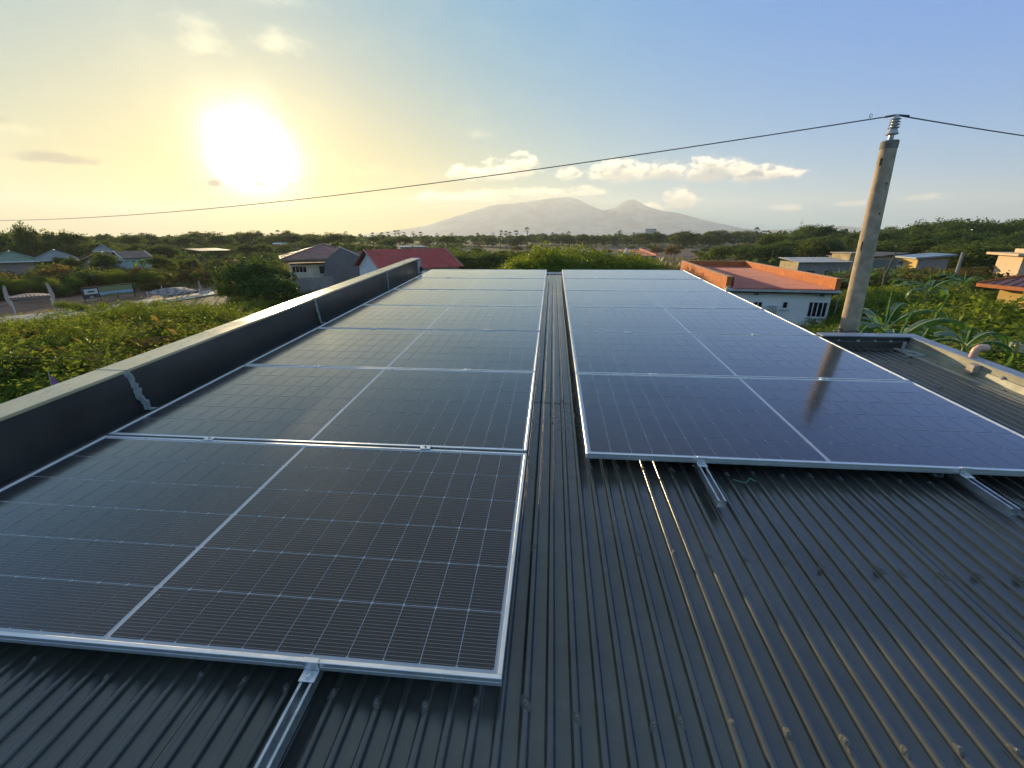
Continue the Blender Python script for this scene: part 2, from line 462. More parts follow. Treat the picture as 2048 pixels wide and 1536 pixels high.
# ------------------------------------------------------------------ ground and far terrain
def build_ground():
    m, b = principled('ground_soil_and_grass', (0.1, 0.1, 0.05), 0.95, 0, 0.15)
    h = NT(m.node_tree)
    geo = h.node('ShaderNodeNewGeometry')
    P = geo.outputs['Position']
    n1 = h.noise(P, 0.018, 6, 0.6)
    n2 = h.noise(P, 0.35, 8, 0.65)
    n3 = h.noise(P, 4.0, 6, 0.7)
    g = h.mix(h.smooth(n2, 0.3, 0.7), (0.055, 0.070, 0.020, 1), (0.120, 0.110, 0.045, 1))
    s = h.mix(h.smooth(n2, 0.3, 0.7), (0.150, 0.105, 0.070, 1), (0.220, 0.165, 0.115, 1))
    c = h.mix(h.smooth(n1, 0.46, 0.60), g, s)
    k = h.smooth(n3, 0.25, 0.75, 0.75, 1.25)
    c = h.mix(1.0, c, h.comb(k, k, k), 'MULTIPLY')
    h.l.new(c, b.inputs['Base Color'])
    bp = h.node('ShaderNodeBump'); bp.inputs['Distance'].default_value = 0.15
    h.l.new(n2, bp.inputs['Height']); h.l.new(bp.outputs[0], b.inputs['Normal'])
    mb = MB()
    xs = [-9700, -2500, -800, -300, -120, -40, 0, 40, 120, 300, 800, 2500, 9700]
    ys = [-2300, -300, -60, 0, 30, 60, 100, 160, 260, 450, 900, 2500, 9700]
    vs = [(x, y, 0) for y in ys for x in xs]
    nx = len(xs)
    fs = [(j * nx + i, j * nx + i + 1, (j + 1) * nx + i + 1, (j + 1) * nx + i) for j in range(len(ys) - 1) for i in range(nx - 1)]
    mb.add(vs, fs)
    tag(mb.build('ground', m), kind='structure')
    # bare ploughed field in the middle distance
    m2, b2 = principled('bare_field', (0.2, 0.14, 0.1), 0.95, 0, 0.1)
    h = NT(m2.node_tree)
    geo = h.node('ShaderNodeNewGeometry')
    P = geo.outputs['Position']
    mp = h.node('ShaderNodeMapping'); mp.inputs['Rotation'].default_value = (0, 0, 0.25); mp.inputs['Scale'].default_value = (0.02, 0.25, 1)
    h.l.new(P, mp.inputs[0])
    n = h.noise(mp.outputs[0], 1.0, 6, 0.6)
    n3 = h.noise(P, 0.6, 8, 0.7)
    c = h.mix(h.smooth(n, 0.35, 0.65), (0.135, 0.085, 0.066, 1), (0.230, 0.165, 0.125, 1))
    c = h.mix(h.smooth(n3, 0.52, 0.66, 0, 0.8), c, (0.11, 0.105, 0.04, 1))
    h.l.new(c, b2.inputs['Base Color'])
    pts = [spot(1010, 175), spot(1040, 300), spot(1500, 300), spot(1470, 205), spot(1400, 138), spot(1290, 128)]
    f = MB().add([(p.x, p.y, 0.03) for p in pts], [(0, 1, 2, 3, 4, 5)][::1])
    o = f.build('field', m2)
    if o.data.polygons[0].normal.z < 0: o.data.flip_normals()
    tag(o, kind='structure')
    # earth clearing with a concrete lane on the sun side
    m3 = mat('red_earth', (0.20, 0.115, 0.078), 0.95, 0, 0.1, var=0.3, scale=0.4, bump=0.05, bscale=3)
    pts = [spot(-120, 62), spot(-120, 100), spot(420, 108), spot(440, 80), spot(330, 66)]
    o = MB().add([(p.x, p.y, 0.03) for p in pts], [(0, 1, 2, 3, 4)]).build('clearing', m3)
    if o.data.polygons[0].normal.z < 0: o.data.flip_normals()
    tag(o, kind='structure')
    m4 = mat('concrete_lane', (0.32, 0.30, 0.27), 0.8, 0, 0.3, var=0.15, scale=0.5)
    a = [spot(-260, 60), spot(120, 61), spot(440, 75), spot(700, 110)]
    b_ = [spot(-260, 66), spot(120, 66.5), spot(440, 82), spot(700, 118)]
    vs, fs = [], []
    for p in a: vs.append((p.x, p.y, 0.16))
    for p in b_: vs.append((p.x, p.y, 0.16))
    for p in a: vs.append((p.x, p.y, 0.0))
    for i in range(3): fs += [(i, i + 1, 5 + i, 4 + i), (8 + i, 9 + i, 1 + i, i)]
    tag(MB().add(vs, fs).build('road', m4), kind='structure')
build_ground()

def build_mountains():
    m = mat('haze_paled_mountain', (0.33, 0.35, 0.31), 0.95, 0, 0.1, var=0.45, scale=0.004, bump=30.0, bscale=0.012, coords='Object')  # base colour paled so part of the distance haze sits in it
    def ridge(name, prof, D, depth, rough):
        # prof: (photo column, height in photo rows above the eye level) -> a range with slopes both ways
        cols = np.linspace(prof[0][0], prof[-1][0], 150)
        hh = np.interp(cols, [p[0] for p in prof], [p[1] for p in prof])
        nr = 20
        vs, fs = [], []
        ph = RNG.uniform(0, 6.28, 16)
        for i, (c, hgt) in enumerate(zip(cols, hh)):
            dr = ray(c, 470)
            b = np.array([dr[0], dr[1]]) / math.hypot(dr[0], dr[1])
            fac = math.hypot(dr[0], dr[1]) / float(RW[2] @ dr)
            zc = hgt / FPX * D * fac * 0 + hgt * D * (1 / FPX) * 0.93
            for j in range(nr + 1):
                s = j / nr * 2 - 1
                prof_h = max(0.0, (1 - abs(s)) ** 1.25)
                d = D + s * depth
                w = 0
                for k in range(8):
                    w += math.sin(i * 0.09 * (k + 1) + ph[k] + s * 5 * (1 + 0.35 * k)) / (k + 1.2)
                z = zc * prof_h * (1 + rough * w * (0.25 + 0.9 * abs(s)) * (0 if abs(s) < 0.02 else 1))
                vs.append((CAM[0] + b[0] * d, CAM[1] + b[1] * d, max(z, -5)))
        for i in range(len(cols) - 1):
            for j in range(nr):
                a = i * (nr + 1) + j
                fs.append((a, a + nr + 1, a + nr + 2, a + 1))
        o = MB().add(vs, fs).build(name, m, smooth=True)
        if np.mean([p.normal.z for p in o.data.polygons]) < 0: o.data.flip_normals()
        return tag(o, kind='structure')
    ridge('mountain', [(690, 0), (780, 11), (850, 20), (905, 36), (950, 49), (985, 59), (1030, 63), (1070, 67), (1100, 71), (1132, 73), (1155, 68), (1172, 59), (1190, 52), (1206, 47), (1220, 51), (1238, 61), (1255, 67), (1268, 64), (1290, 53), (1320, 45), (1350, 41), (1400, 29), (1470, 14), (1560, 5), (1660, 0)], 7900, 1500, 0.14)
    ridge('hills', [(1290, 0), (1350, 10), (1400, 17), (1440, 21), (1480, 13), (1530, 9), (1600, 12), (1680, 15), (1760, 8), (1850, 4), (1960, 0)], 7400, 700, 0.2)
build_mountains()

# ------------------------------------------------------------------ the roofed building we stand on
RIB0, RIBP = 0.0745, 0.0777
PAN_W = -0.125
U_L, U_R, U_R2 = -3.03, 3.10, 3.975
V_F, V_B, V_STEP = -4.2, 9.50, 3.93
def rib_profile(u0, u1, dz=0.0):
    """cross-section of the ribbed sheet between u0 and u1"""
    pts = [(u0, 0)]
    k = math.ceil((u0 - RIB0) / RIBP)
    while RIB0 + k * RIBP < u1 - 0.012:
        c = RIB0 + k * RIBP
        if c - 0.015 > u0:
            pts += [(c + q, z) for q, z in ((-.0185, 0), (-.0160, .0010), (-.0135, .0048), (-.0115, .0110), (-.0098, .0152), (-.0072, .0176), (-.0035, .0184), (.0035, .0184), (.0072, .0176), (.0098, .0152), (.0115, .0110), (.0135, .0048), (.0160, .0010), (.0185, 0))]
        k += 1
    pts.append((u1, 0))
    return [(u, PAN_W + z + dz) for u, z in pts]
def build_roof():
    b = on_roof('metal_roofed_building', 'building under the dark ribbed metal roof that carries all the solar panels', 'building', 0, 0, 0)
    def sheet(u0, u1, v0, v1, dz):
        prof = rib_profile(u0, u1, dz)
        nv = max(2, int((v1 - v0) / 0.25))
        vs, fs = [], []
        for j in range(nv + 1):
            v = v0 + (v1 - v0) * j / nv
            for (u, w) in prof:
                vs.append((u, v, w + 0.0012 * math.sin(v * 3.1 + u * 5) + 0.0008 * math.sin(v * 7.7 + u * 2.3)))
        n = len(prof)
        for j in range(nv):
            for i in range(n - 1): fs.append((j * n + i, j * n + i + 1, (j + 1) * n + i + 1, (j + 1) * n + i))
        MB().add(vs, fs).build('roof_sheet', M['roof_metal'], b, smooth=True)
    # sheets about a metre wide, lapped along the slope at v = 2.3
    u = U_L
    edges = [U_L]
    k = -26
    while True:
        e = RIB0 + (k + 0.5) * RIBP
        if e >= U_R: break
        if e > U_L + 0.2: edges.append(e)
        k += 12
    edges.append(U_R)
    for i in range(len(edges) - 1):
        dz = 0.0016 * (i % 2)
        sheet(edges[i], edges[i + 1], V_F, 2.34, dz)
        sheet(edges[i], edges[i + 1], 2.26, V_B, dz + 0.0030)
    sheet(U_R, U_R2 - 0.005, V_F, V_STEP - 0.002, 0.0008)
    # walls of the building below the roof, down to the ground (in roof coordinates the ground is far below)
    wl = MB()
    def wallbox(u0, u1, v0, v1):
        n = Vector((0, -math.sin(TH), -math.cos(TH)))
        vs = []
        for (uu, vv) in ((u0, v0), (u1, v0), (u1, v1), (u0, v1)):
            top = Vector((uu, vv, PAN_W - 0.03))
            wz = (ROOF @ top).z + 0.3
            vs.append(top)
            dn = ROOF.inverted() @ (Vector((*(ROOF @ top).xy, -0.3)))
            vs.append(dn)
        wl.add(vs, [(0, 2, 4, 6), (1, 7, 5, 3), (0, 1, 3, 2), (2, 3, 5, 4), (4, 5, 7, 6), (6, 7, 1, 0)])
    wallbox(U_L - 0.12, U_R - 0.03, V_F + 0.02, V_B - 0.05)
    wallbox(U_R - 0.028, U_R2 + 0.06, V_F + 0.02, V_STEP + 0.06)
    wl.build('wall', mat('render_wall', (0.45, 0.44, 0.42), 0.9, 0, 0.2, var=0.12, scale=0.8), b)
    # ridge flashing at the high end, across the whole width
    MB().prism([(U_L, V_B - 0.16, PAN_W + 0.022), (U_L, V_B + 0.03, PAN_W + 0.030), (U_L, V_B + 0.05, PAN_W - 0.10), (U_L, V_B - 0.16, PAN_W + 0.016)], (0, 0, 0), (U_R - U_L, 0, 0)).build('ridge_flashing', M['grey_cap'], b)
    # parapet beside the long array
    pw = MB()
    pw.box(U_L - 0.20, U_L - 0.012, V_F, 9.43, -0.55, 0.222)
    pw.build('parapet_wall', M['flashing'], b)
    joints = [V_F, 1.84, 4.56, 7.20, 9.20]
    for i in range(4):
        v0, v1 = joints[i] + 0.004, joints[i + 1] - 0.004
        f = MB()
        nv = 14
        vs, fs = [], []
        for j in range(nv + 1):
            v = v0 + (v1 - v0) * j / nv
            for kk, w in enumerate((-0.122, -0.04, 0.05, 0.14, 0.226)):
                bow = 0.006 * math.sin(v * 2.3 + kk) + 0.004 * math.sin(v * 5.1 + i)
                vs.append((U_L + bow * (1 if 0 < kk < 4 else 0.3), v, w))
        for j in range(nv):
            for kk in range(4): fs.append((j * 5 + kk, j * 5 + kk + 5, j * 5 + kk + 6, j * 5 + kk + 1))
        f.add(vs, fs)
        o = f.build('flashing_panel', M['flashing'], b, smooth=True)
        if np.mean([p.normal.x for p in o.data.polygons]) < 0: o.data.flip_normals()
        c = MB()
        c.prism([(U_L - 0.222, v0, 0.238), (U_L + 0.004, v0, 0.238), (U_L + 0.007, v0, 0.234), (U_L + 0.007, v0, 0.218), (U_L + 0.002, v0, 0.218), (U_L + 0.002, v0, 0.227), (U_L - 0.216, v0, 0.227), (U_L - 0.216, v0, 0.18), (U_L - 0.222, v0, 0.18)], (0, 0, 0), (0, v1 - v0, 0))
        c.build('cap_flashing', M['cap_metal'], b)
    MB().box(U_L - 0.22, U_L + 0.006, 9.205, 9.45, -0.118, 0.234).build('end_block', mat('bare_cement_end', (0.42, 0.43, 0.44), 0.85, var=0.15, scale=8), b)
    # smeared sealant down each joint of the flashing
    for (v, wd, sl) in ((1.84, 0.028, 0.06), (4.56, 0.020, 0.05), (7.20, 0.014, 0.0)):
        f = MB()
        n = 16
        L, Rr = [], []
        for j in range(n + 1):
            w = 0.231 - 0.345 * j / n
            vv = v + 0.012 + sl * (j / n) ** 1.6
            L.append((U_L + 0.009, vv - wd * (0.6 + 0.9 * random.random()), w))
            Rr.append((U_L + 0.009, vv + wd * (0.6 + 1.1 * random.random()), w))
        vs = []
        for a, c in zip(L, Rr):
            mid = ((a[0] + 0.012), (a[1] + c[1]) / 2, a[2])
            vs += [(a[0] - 0.006, a[1], a[2]), mid, (c[0] - 0.006, c[1], c[2])]
        fs = []
        for j in range(n): fs += [(j * 3, j * 3 + 1, j * 3 + 4, j * 3 + 3), (j * 3 + 1, j * 3 + 2, j * 3 + 5, j * 3 + 4)]
        f.add(vs, fs)
        if sl: f.tube([(U_L + 0.012, v + sl + 0.005, -0.112), (U_L + 0.07, v + sl + 0.03, -0.118), (U_L + 0.16, v + sl + 0.02, -0.12)], [0.012, 0.010, 0.006], 6)
        # a strip over the cap
        f.box(U_L - 0.224, U_L + 0.008, v - wd * 0.18, v + wd * 0.18, 0.2375, 0.2405)
        o = f.build('sealant_bead', M['sealant'], b, smooth=True)
    # stepped end wall and side wall beyond the second array
    ew = MB()
    ew.box(U_R - 0.015, U_R2 + 0.11, V_STEP, V_STEP + 0.10, -0.55, 0.0)
    ew.build('end_wall', M['flashing'], b)
    sw = MB()
    sw.box(U_R2, U_R2 + 0.10, V_F, V_STEP - 0.003, -0.55, 0.0)
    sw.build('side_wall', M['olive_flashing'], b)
    MB().bbox(U_R - 0.018, U_R2 + 0.113, V_STEP - 0.012, V_STEP + 0.112, 0.003, 0.016, 0.004).build('end_wall_cap', M['grey_cap'], b)
    MB().bbox(U_R2 - 0.012, U_R2 + 0.113, V_F, V_STEP - 0.015, 0.002, 0.014, 0.004).build('side_wall_cap', M['grey_cap'], b)
    # lower apron of the side flashing with its fold and rivets
    MB().prism([(U_R2 - 0.004, V_F, -0.050), (U_R2 - 0.010, V_F, -0.054), (U_R2 - 0.020, V_F, -0.108), (U_R2 - 0.16, V_F, -0.1085), (U_R2 - 0.16, V_F, -0.1115), (U_R2 - 0.004, V_F, -0.1115)], (0, 0, 0), (0, V_STEP - V_F - 0.01, 0)).build('apron_flashing', M['olive_flashing'], b)
    MB().prism([(U_R + 0.0, V_STEP - 0.003, -0.040), (U_R + 0.0, V_STEP - 0.012, -0.050), (U_R + 0.0, V_STEP - 0.018, -0.109), (U_R + 0.0, V_STEP - 0.12, -0.1095), (U_R + 0.0, V_STEP - 0.003, -0.112)], (0, 0, 0), (U_R2 - U_R - 0.02, 0, 0)).build('apron_flashing', M['flashing'], b)
    rv = None
    def blob(u, v, w, s, nrm='up'):
        f = MB()
        rings = [(1.0, 0.0), (0.85, 0.35), (0.5, 0.62), (0.0, 0.75)]
        n = 9
        rr = [0.7 + 0.6 * random.random() for _ in range(n)]
        vs = []
        for (r, z) in rings[:-1]:
            for k in range(n):
                a = 2 * math.pi * k / n
                vs.append((r * rr[k] * math.cos(a), r * rr[k] * math.sin(a), z))
        vs.append((0, 0, 0.75))
        fs = []
        for i in range(2):
            for k in range(n): fs.append((i * n + k, i * n + (k + 1) % n, (i + 1) * n + (k + 1) % n, (i + 1) * n + k))
        for k in range(n): fs.append((2 * n + k, 2 * n + (k + 1) % n, 3 * n))
        return MB().add(vs, fs)
    protos = [blob(0, 0, 0, 1).mesh('rivet_blob', M['sealant'], True) for _ in range(3)]
    for v in (3.55, 3.17, 2.88, 2.56, 2.34, 2.1, 1.86, 1.6, 1.3, 1.0, 0.6):
        o = link('rivet', protos[int(v * 10) % 3], b, (U_R2 - 0.004, v, -0.046), (0, -R(80), 0)); o.scale = (0.016, 0.022, 0.02)
    for u in (3.26, 3.46, 3.63, 3.79):
        o = link('rivet', protos[int(u * 10) % 3], b, (u, V_STEP - 0.006, -0.042), (R(80), 0, 0)); o.scale = (0.02, 0.014, 0.02)
    # corner sealant
    f = MB()
    f.box(U_R2 - 0.145, U_R2 - 0.115, V_STEP - 0.125, V_STEP - 0.119, -0.108, -0.01)
    f.tube([(U_R2 - 0.13, V_STEP - 0.124, -0.10), (U_R2 - 0.06, V_STEP - 0.26, -0.098), (U_R2 - 0.03, V_STEP - 0.30, -0.10), (U_R2 - 0.22, V_STEP - 0.30, -0.105)], 0.010, 6)
    f.build('sealant_bead', M['sealant'], b)
    # roofing screws: hex head, washer and a dab of sealant on every second rib
    def screw_mesh(seed):
        random.seed(seed)
        f = blob(0, 0, 0, 1)
        f.v = [(x * 0.014, y * (0.026 if y < 0 else 0.019), z * 0.007) for (x, y, z) in f.v]
        f.mi = [0] * len(f.f)
        f.cur = 1
        f.lathe([(0.0075, 0.002), (0.0085, 0.0055), (0.007, 0.0065)], 10)
        f.lathe([(0.0048, 0.0065), (0.0048, 0.0105), (0.004, 0.0115)], 6)
        return f.mesh('roof_screw', [M['blob'], M['zinc']], True)
    screws = [screw_mesh(s) for s in (3, 5, 8, 13)]
    random.seed(21)
    def put(k, v):
        o = link('roof_screw', screws[random.randrange(4)], b, (RIB0 + k * RIBP + random.uniform(-.003, .003), v + random.uniform(-.02, .02), PAN_W + 0.0183), (0, 0, random.uniform(-.5, .5)))
        s = random.uniform(0.8, 1.15)
        o.scale = (s, s * random.uniform(.8, 1.3), s)
    for v in (-0.02, 0.66, 1.345):
        for k in range(-24, 39, 2):
            u = RIB0 + k * RIBP
            if v > 0.1 and u < 0.0: continue
            if v > 1.0 and u < 0.3: continue
            if random.random() < 0.9: put(k + (1 if random.random() < .08 else 0), v)
    v = 1.9
    while v < 9.2:
        put(random.choice((0, 1, 2, 3)), v)
        v += 0.83
    for v in (2.05, 2.75, 3.4):
        for k in range(40, 50, 3): put(k, v)
    return b
roof_building = build_roof()

# black coil of cable hanging at the parapet's end
f = MB()
for q in range(3):
    f.tube([(0.012 + 0.008 * q, 0.060 * math.cos(a) * (1 + 0.06 * q), 0.060 * math.sin(a) * (1 - 0.05 * q)) for a in np.linspace(0, 2 * math.pi, 22)], 0.009, 6, cap=False)
o = tag(f.build('cable_coil', M['rubber'], smooth=True), 'black coil of cable on the cement end of the long parapet', 'cable')
o.matrix_world = ROOF @ Matrix.Translation((U_L + 0.012, 9.36, -0.015))
# small pipe elbow standing on the side wall
f = MB()
f.tube([(0, 0, 0), (0, 0, 0.05), (0.006, 0, 0.072), (0.026, 0, 0.092), (0.055, 0, 0.094), (0.085, 0, 0.088)], [0.030, 0.030, 0.032, 0.032, 0.032, 0.033], 14, cap=False)
o = tag(f.build('pipe_elbow', M['pvc'], smooth=True), 'peach coloured plastic pipe elbow poking up from the grey side wall cap', 'pipe')
o.matrix_world = ROOF @ Matrix.Translation((U_R2 + 0.055, 3.26, 0.012))
f = MB().box(-0.03, 0.03, -0.035, 0.035, 0, 0.075)
o = tag(f.build('cement_block', mat('pinkish_cement', (0.42, 0.34, 0.26), 0.85, var=0.2, scale=30)), 'small pinkish cement lump against the side wall below the pipe elbow', 'block')
o.matrix_world = ROOF @ Matrix.Translation((U_R2 - 0.034, 3.12, -0.085))

# ------------------------------------------------------------------ solar panels
PW, PL, PT = 1.303, 2.7132, 1.325                # short side, long side, pitch along the roof
FW = 0.014                                        # visible frame lip
NC, NR = 11, 6                                    # half cells along each half, rows
CGAP = 0.020                                      # bright strip down the middle
EDGE = 0.012
CELL_L = (PL - 2 * FW - 2 * EDGE - CGAP) / 2 / NC
CELL_H = (PW - 2 * FW - 2 * EDGE) / NR
M['cell'] = cell_material('silicon_cell', False)
M['backsheet'] = mat('glazed_backsheet', (0.40, 0.41, 0.43), 0.15, 0, 0.5, var=0.05, scale=8, rvar=0.02)
grazing_film(M['backsheet'])

def frame_mesh():
    f = MB()
    t, d = 0.0, -0.035
    for (x0, x1, y0, y1) in ((0, PL, 0, FW), (0, PL, PW - FW, PW), (0, FW, FW, PW - FW), (PL - FW, PL, FW, PW - FW)):
        f.bbox(x0, x1, y0, y1, d, t, 0.0015)
    # the fine groove that runs along the outside of the profile
    f.box(0.001, PL - 0.001, -0.0012, 0.0, -0.021, -0.0185)
    return f.mesh('frame', M['alu'])
def back_mesh():
    return MB().box(FW - 0.002, PL - FW + 0.002, FW - 0.002, PW - FW + 0.002, -0.0075, -0.0040).mesh('backsheet', M['backsheet'])
def cell_mesh(gap_x, gap_y, ch):
    x, y = CELL_L / 2 - gap_x, CELL_H / 2 - gap_y
    # corners of the wafer are clipped
    p = [(-x + ch, -y), (x - ch, -y), (x, -y + ch), (x, y - ch), (x - ch, y), (-x + ch, y), (-x, y - ch), (-x, -y + ch)]
    v = [(a, b, -0.0040) for a, b in p] + [(a, b, -0.0028) for a, b in p]
    return MB().add(v, [tuple(range(8, 16))] + [(i, (i + 1) % 8, 8 + (i + 1) % 8, 8 + i) for i in range(8)])
FRAME, BACK = frame_mesh(), back_mesh()
CELLB = cell_mesh(0.0016, 0.0022, 0.004)
CELL = CELLB.mesh('solar_cell', M['cell'])
def cell_centres():
    for h_ in range(2):
        for i in range(NC):
            for j in range(NR):
                x = FW + EDGE + (i + 0.5) * CELL_L + h_ * (NC * CELL_L + CGAP)
                yield x, FW + EDGE + (j + 0.5) * CELL_H
_f = MB()
for (x, y) in cell_centres():
    _f.add([(a + x, b + y, c) for a, b, c in CELLB.v], CELLB.f)
CELLS = _f.mesh('cell_sheet', M['cell'])
# the fingers in the joined sheet line up with those of single cells
ORD = ['front-most', 'second', 'third', 'fourth', 'fifth', 'sixth', 'back-most']
def panel(u, v, label, group, single, tilt):
    o = thing('solar_panel', label, 'solar panel', group=group)
    o.matrix_world = ROOF @ Matrix.Translation((u, v, 0)) @ Euler((R(tilt[0]), R(tilt[1]), 0)).to_matrix().to_4x4()
    link('frame', FRAME, o)
    link('backsheet', BACK, o)
    if single:
        for (x, y) in cell_centres(): link('solar_cell', CELL, o, (x, y, 0))
    else:
        c = link('cell_sheet', CELLS, o)
        c['kind'] = 'stuff'
for k in range(7):
    panel(-PL, k * PT - 0.0, '%s solar panel of the seven-panel array beside the dark parapet' % ORD[k] if k in (0, 6) else '%s solar panel from the front in the array beside the dark parapet' % ORD[k],
          'solar panels in the array beside the parapet', k < 4, (random.uniform(-.06, .06), random.uniform(-.06, .06)))
DU = 0.3502
for k in range(6):
    panel(DU, (k + 1) * PT, '%s solar panel of the six-panel array beside the utility pole' % ('front-most' if k == 0 else 'back-most') if k in (0, 5) else '%s solar panel from the front in the array beside the utility pole' % ORD[k],
          'solar panels in the array beside the utility pole', k < 4, (random.uniform(-.06, .06), random.uniform(-.06, .06)))

# ------------------------------------------------------------------ mounting rails with clamps and feet
def rail_mesh(L):
    a = 0.0205
    f = MB()
    f.box(-a, a, 0, L, -0.078, -0.0755)
    f.box(-a, -a + 0.0025, 0, L, -0.0755, -0.0375)
    f.box(a - 0.0025, a, 0, L, -0.0755, -0.0375)
    f.box(-a + 0.0025, -a + 0.0085, 0, L, -0.0400, -0.0375)
    f.box(a - 0.0085, a - 0.0025, 0, L, -0.0400, -0.0375)
    f.box(-a + 0.0065, -a + 0.0085, 0, L, -0.047, -0.0400)
    f.box(a - 0.0085, a - 0.0065, 0, L, -0.047, -0.0400)
    return f.mesh('channel', M['galv'])
def mid_clamp_mesh():
    f = MB()
    f.bbox(-0.030, 0.030, -0.020, 0.020, 0.0004, 0.0045, 0.001)
    f.box(-0.030, 0.030, -0.0085, 0.0085, -0.036, 0.0006)
    return f.mesh('mid_clamp', M['alu'])
def end_clamp_mesh():
    f = MB()
    f.bbox(-0.026, 0.026, -0.0045, 0.012, 0.0004, 0.0045, 0.001)
    f.box(-0.026, 0.026, -0.0045, -0.0015, -0.034, 0.0008)
    f.bbox(-0.026, 0.026, -0.040, -0.0046, -0.0365, -0.033, 0.001)
    f.lathe([(0.013, 0), (0.013, 0.003), (0.0095, 0.0032), (0.0095, 0.010), (0.006, 0.0105), (0.0055, 0.006)], 12, (0, -0.022, -0.033))
    return f.mesh('end_clamp', M['alu'], True)
def bolt_mesh(): return MB().lathe([(0.008, 0.0045), (0.008, 0.0095), (0.0062, 0.0112), (0.0035, 0.0112), (0.003, 0.0085)], 10).mesh('bolt', M['steel'])
def foot_mesh():
    f = MB()
    f.box(-0.024, -0.0205, -0.02, 0.02, -0.112, -0.045)
    f.box(-0.068, -0.024, -0.02, 0.02, -0.112, -0.1085)
    f.lathe([(0.009, 0), (0.009, 0.006), (0.005, 0.008)], 8, (-0.048, 0, -0.1085))
    return f.mesh('foot', M['galv'])
MIDC, ENDC, BOLT, FOOT = mid_clamp_mesh(), end_clamp_mesh(), bolt_mesh(), foot_mesh()
def rail(u, v0, v1, joints, vend, label, feet):
    o = on_roof('mounting_rail', label, 'mounting rail', u, 0, 0, 'mounting rails under the solar panels')
    link('channel', rail_mesh(v1 - v0), o, (0, v0, 0))
    for v in joints:
        c = link('mid_clamp', MIDC, o, (random.uniform(-.004, .004), v, 0))
        link('bolt', BOLT, c)
    link('end_clamp', ENDC, o, (0, vend, 0))
    for v in feet: link('foot', FOOT, o, (0, v, 0))
jl = [k * PT - 0.011 for k in range(1, 7)]
jr = [k * PT - 0.011 for k in range(2, 7)]
rail(-0.613, -1.35, 9.22, jl, 0.0, 'steel mounting rail running out from below the front edge of the parapet-side array', [0.35, 1.7, 3.0, 4.4, 6.0, 7.6])
rail(-2.005, -0.30, 9.22, jl, 0.0, 'mounting rail hidden below the parapet half of the parapet-side array', [0.35, 1.7, 3.0, 4.4, 6.0, 7.6])
rail(1.005, 0.985, 9.22, jr, PT, 'short-ended rail poking out between the gold-lit ribs and the second end clamp', [1.7, 3.0, 4.4, 6.0, 7.6])
rail(2.395, 1.035, 9.22, jr, PT, 'pale rail end poking out below the outer half of the pole-side array', [1.42, 3.0, 4.4, 6.0, 7.6])
# snippet of green wire under the front edge of the second array
f = MB().tube([(1.30, 1.27, -0.108), (1.27, 1.29, -0.10), (1.25, 1.255, -0.095), (1.23, 1.25, -0.107), (1.18, 1.285, -0.11)], 0.0025, 5)
o = tag(f.build('wire_offcut', mat('green_wire', (0.10, 0.26, 0.20), 0.5)), 'short curl of green wire lying below the pole-side array', 'wire')
o.matrix_world = ROOF

# ------------------------------------------------------------------ utility pole and lines
def build_pole():
    p0, p1 = Vector((5.094, 6.575, 6.028)), Vector((5.020, 6.624, 8.896))
    d = (p1 - p0) / (p1.z - p0.z)
    base = p0 - d * p0.z
    o = thing('utility_pole', 'round tapered concrete utility pole leaning beside the pole-side array', 'utility pole', base)
    H_ = 8.90
    f = MB()
    n = 26
    f.tube([d * (H_ * i / 12) for i in range(13)], [0.196 - 0.0104 * (H_ * i / 12) for i in range(13)], n)
    f.build('shaft', M['concrete'], o, smooth=True)
    tp = d * H_
    f = MB().tube([d * (H_ - 0.10), d * (H_ - 0.005)], 0.110, n)
    f.tube([d * (H_ - 0.005), d * (H_ + 0.004)], [0.108, 0.100], n)
    f.build('pole_cap', mat('stained_concrete_top', (0.20, 0.18, 0.15), 0.9, var=0.3, scale=12), o, smooth=True)
    prof = [(0.030, -0.02), (0.030, 0.075), (0.042, 0.08), (0.075, 0.085), (0.078, 0.095), (0.060, 0.125), (0.050, 0.155), (0.046, 0.160)]
    z = 0.160
    for i in range(4):
        r = 0.070 - 0.002 * i
        prof += [(0.040, z), (r, z + 0.008), (r + 0.002, z + 0.014), (0.040, z + 0.028)]
        z += 0.036
    prof += [(0.034, z), (0.034, z + 0.022), (0.026, z + 0.03)]
    ins = MB().lathe(prof, 24).build('insulator', M['porcelain'], o, smooth=True, loc=tp)
    MB().lathe([(0.030, -0.005), (0.034, 0.0), (0.034, 0.072), (0.026, 0.076)], 16).build('pin', M['galv'], ins, smooth=True)
    top = base + tp + Vector((0, 0, z + 0.028))
    # cast holes and a painted ring
    ax = d.normalized()
    cdir = Vector((CAM[0] - base.x, CAM[1] - base.y, 0)).normalized()
    side = Vector((-cdir.y, cdir.x, 0))
    for (zz, s, hgt, wd) in ((7.43, 0.55, 0.14, 0.018), (8.62, 0.5, 0.10, 0.03), (8.32, -0.7, 0.03, 0.02), (7.9, -0.65, 0.03, 0.018)):
        rr = 0.196 - 0.0104 * zz
        nrm = (cdir * math.cos(s) + side * math.sin(s) * -1)
        c = d * zz + nrm * (rr - 0.003)
        t2 = Vector((-nrm.y, nrm.x, 0))
        MB().prism([c - t2 * wd / 2 - ax * hgt / 2, c + t2 * wd / 2 - ax * hgt / 2, c + t2 * wd / 2 + ax * hgt / 2, c - t2 * wd / 2 + ax * hgt / 2], nrm * 0.0, nrm * 0.004).build('cast_hole', M['dark_slot'], o)
    return base, d, top
PB, PD, PTOP = build_pole()
def sag(a, b, s, n=40):
    a, b = Vector(a), Vector(b)
    return [a.lerp(b, t) - Vector((0, 0, 4 * s * t * (1 - t))) for t in np.linspace(0, 1, n)]
far = Vector(at(-350, 419, 46))
f = MB()
pts = sag(PTOP, far, 0.95, 60)
f.tube(pts, 0.0085, 6)
